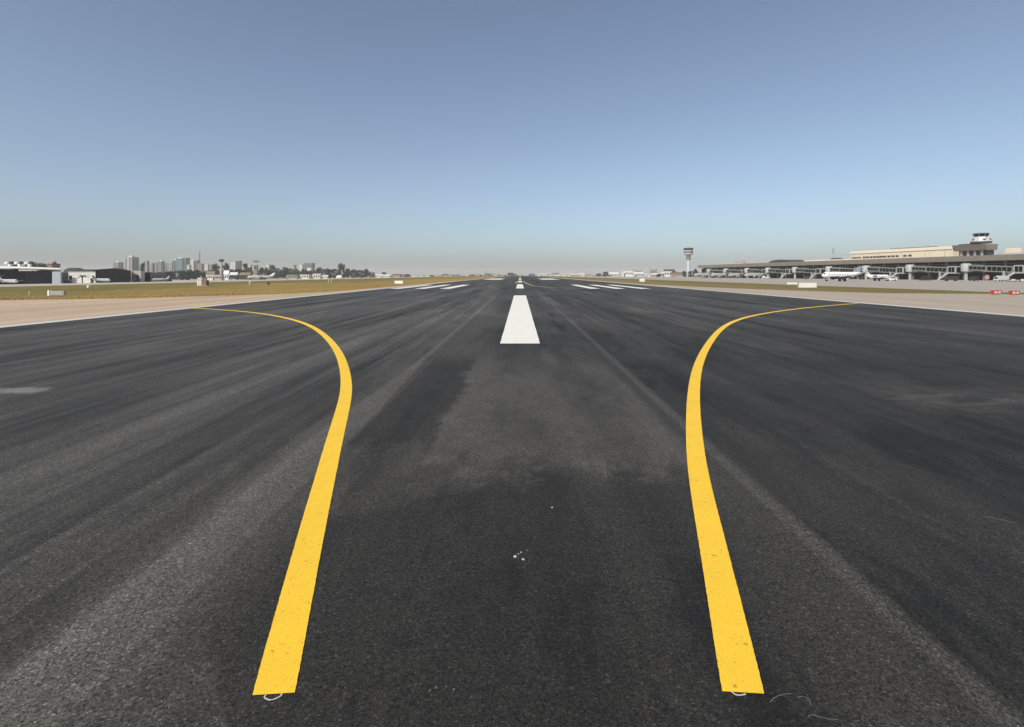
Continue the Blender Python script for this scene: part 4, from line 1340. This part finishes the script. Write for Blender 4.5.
marker(29.6, 295.8, 291.6, 'short pale marker post in the grass left of the grey taxiway sign', 1.3)
marker(328.6, 283., 279.6, 'left one of two pale marker posts side by side in the dry grass', .9)
marker(331.6, 283., 279.6, 'right one of two pale marker posts side by side in the dry grass', .9)
marker(250.2, 284.6, 281.4, 'white marker post in the grass before the white airliner nose', 2.2)
marker(268.4, 284.6, 281.6, 'dark marker post in the grass before the white airliner tail', 2., 'slate')
marker(88.4, 287.6, 285.2, 'low white lamp at the apron edge before the palm tree', 2.6, 'sign_white', name='apron_lamp')

# ------------------------------------------------------------------ air
hz = MB().box(-6100, 6100, -500, 9100, -4.6, 95).build('haze', None)
hz['kind'] = 'stuff'
hm = bpy.data.materials.new('thin haze')
hm.use_nodes = True
nt = hm.node_tree
nt.nodes.remove(nt.nodes['Principled BSDF'])
pv = nt.nodes.new('ShaderNodeVolumePrincipled')
pv.inputs['Color'].default_value = (.96, .945, .965, 1)
pv.inputs['Density'].default_value = .00015
pv.inputs['Anisotropy'].default_value = .0
nt.links.new(pv.outputs[0], nt.nodes['Material Output'].inputs['Volume'])
hz.data.materials.clear()
hz.data.materials.append(hm)

# ------------------------------------------------------------------ light, sky, camera
EL, AZ = R_(43), R_(216)              # sun behind us, to the left; azimuth clockwise from +y
w = bpy.data.worlds.new('World')
S.world = w
w.use_nodes = True
nt = w.node_tree
sky = nt.nodes.new('ShaderNodeTexSky')
sky.sky_type = 'NISHITA'
sky.sun_disc = False
sky.sun_elevation = EL
sky.sun_rotation = AZ
sky.altitude = 700
sky.air_density = .9
sky.dust_density = 3.2
sky.ozone_density = 2.4
bg = nt.nodes['Background']
bg.inputs['Strength'].default_value = .122
tn = nt.nodes.new('ShaderNodeMix')
tn.data_type = 'RGBA'
tn.blend_type = 'MULTIPLY'
tn.inputs[0].default_value = 1.
tn.inputs[7].default_value = (.91, .972, .965, 1)
nt.links.new(sky.outputs[0], tn.inputs[6])
hs = nt.nodes.new('ShaderNodeHueSaturation')
hs.inputs['Saturation'].default_value = .82
nt.links.new(tn.outputs[2], hs.inputs['Color'])
nt.links.new(hs.outputs[0], bg.inputs['Color'])

sd = bpy.data.lights.new('sun', 'SUN')
sd.energy = 3.1
sd.angle = R_(.5)
sd.color = (1., .925, .81)
so = bpy.data.objects.new('sun', sd)
COL.objects.link(so)
dirv = Vector((math.sin(AZ) * math.cos(EL), math.cos(AZ) * math.cos(EL), math.sin(EL)))
so.rotation_euler = dirv.to_track_quat('Z', 'Y').to_euler()

cd = bpy.data.cameras.new('camera')
cd.sensor_fit = 'HORIZONTAL'
cd.sensor_width = 36
cd.lens = 36 * F / 1024
cd.shift_x = -(CX - 512) / 1024
cd.shift_y = -(363.5 - HY) / 1024
cd.clip_start = .05
cd.clip_end = 30000
co = bpy.data.objects.new('camera', cd)
COL.objects.link(co)
co.location = (0, 0, CAMZ)
co.rotation_euler = (R_(90), 0, 0)
S.camera = co

S.view_settings.view_transform = 'Standard'
S.view_settings.look = 'None'
S.view_settings.exposure = .20
S.view_settings.gamma = 1
S.cycles.volume_bounces = 2
S.cycles.use_denoising = True
S.cycles.max_bounces = 6
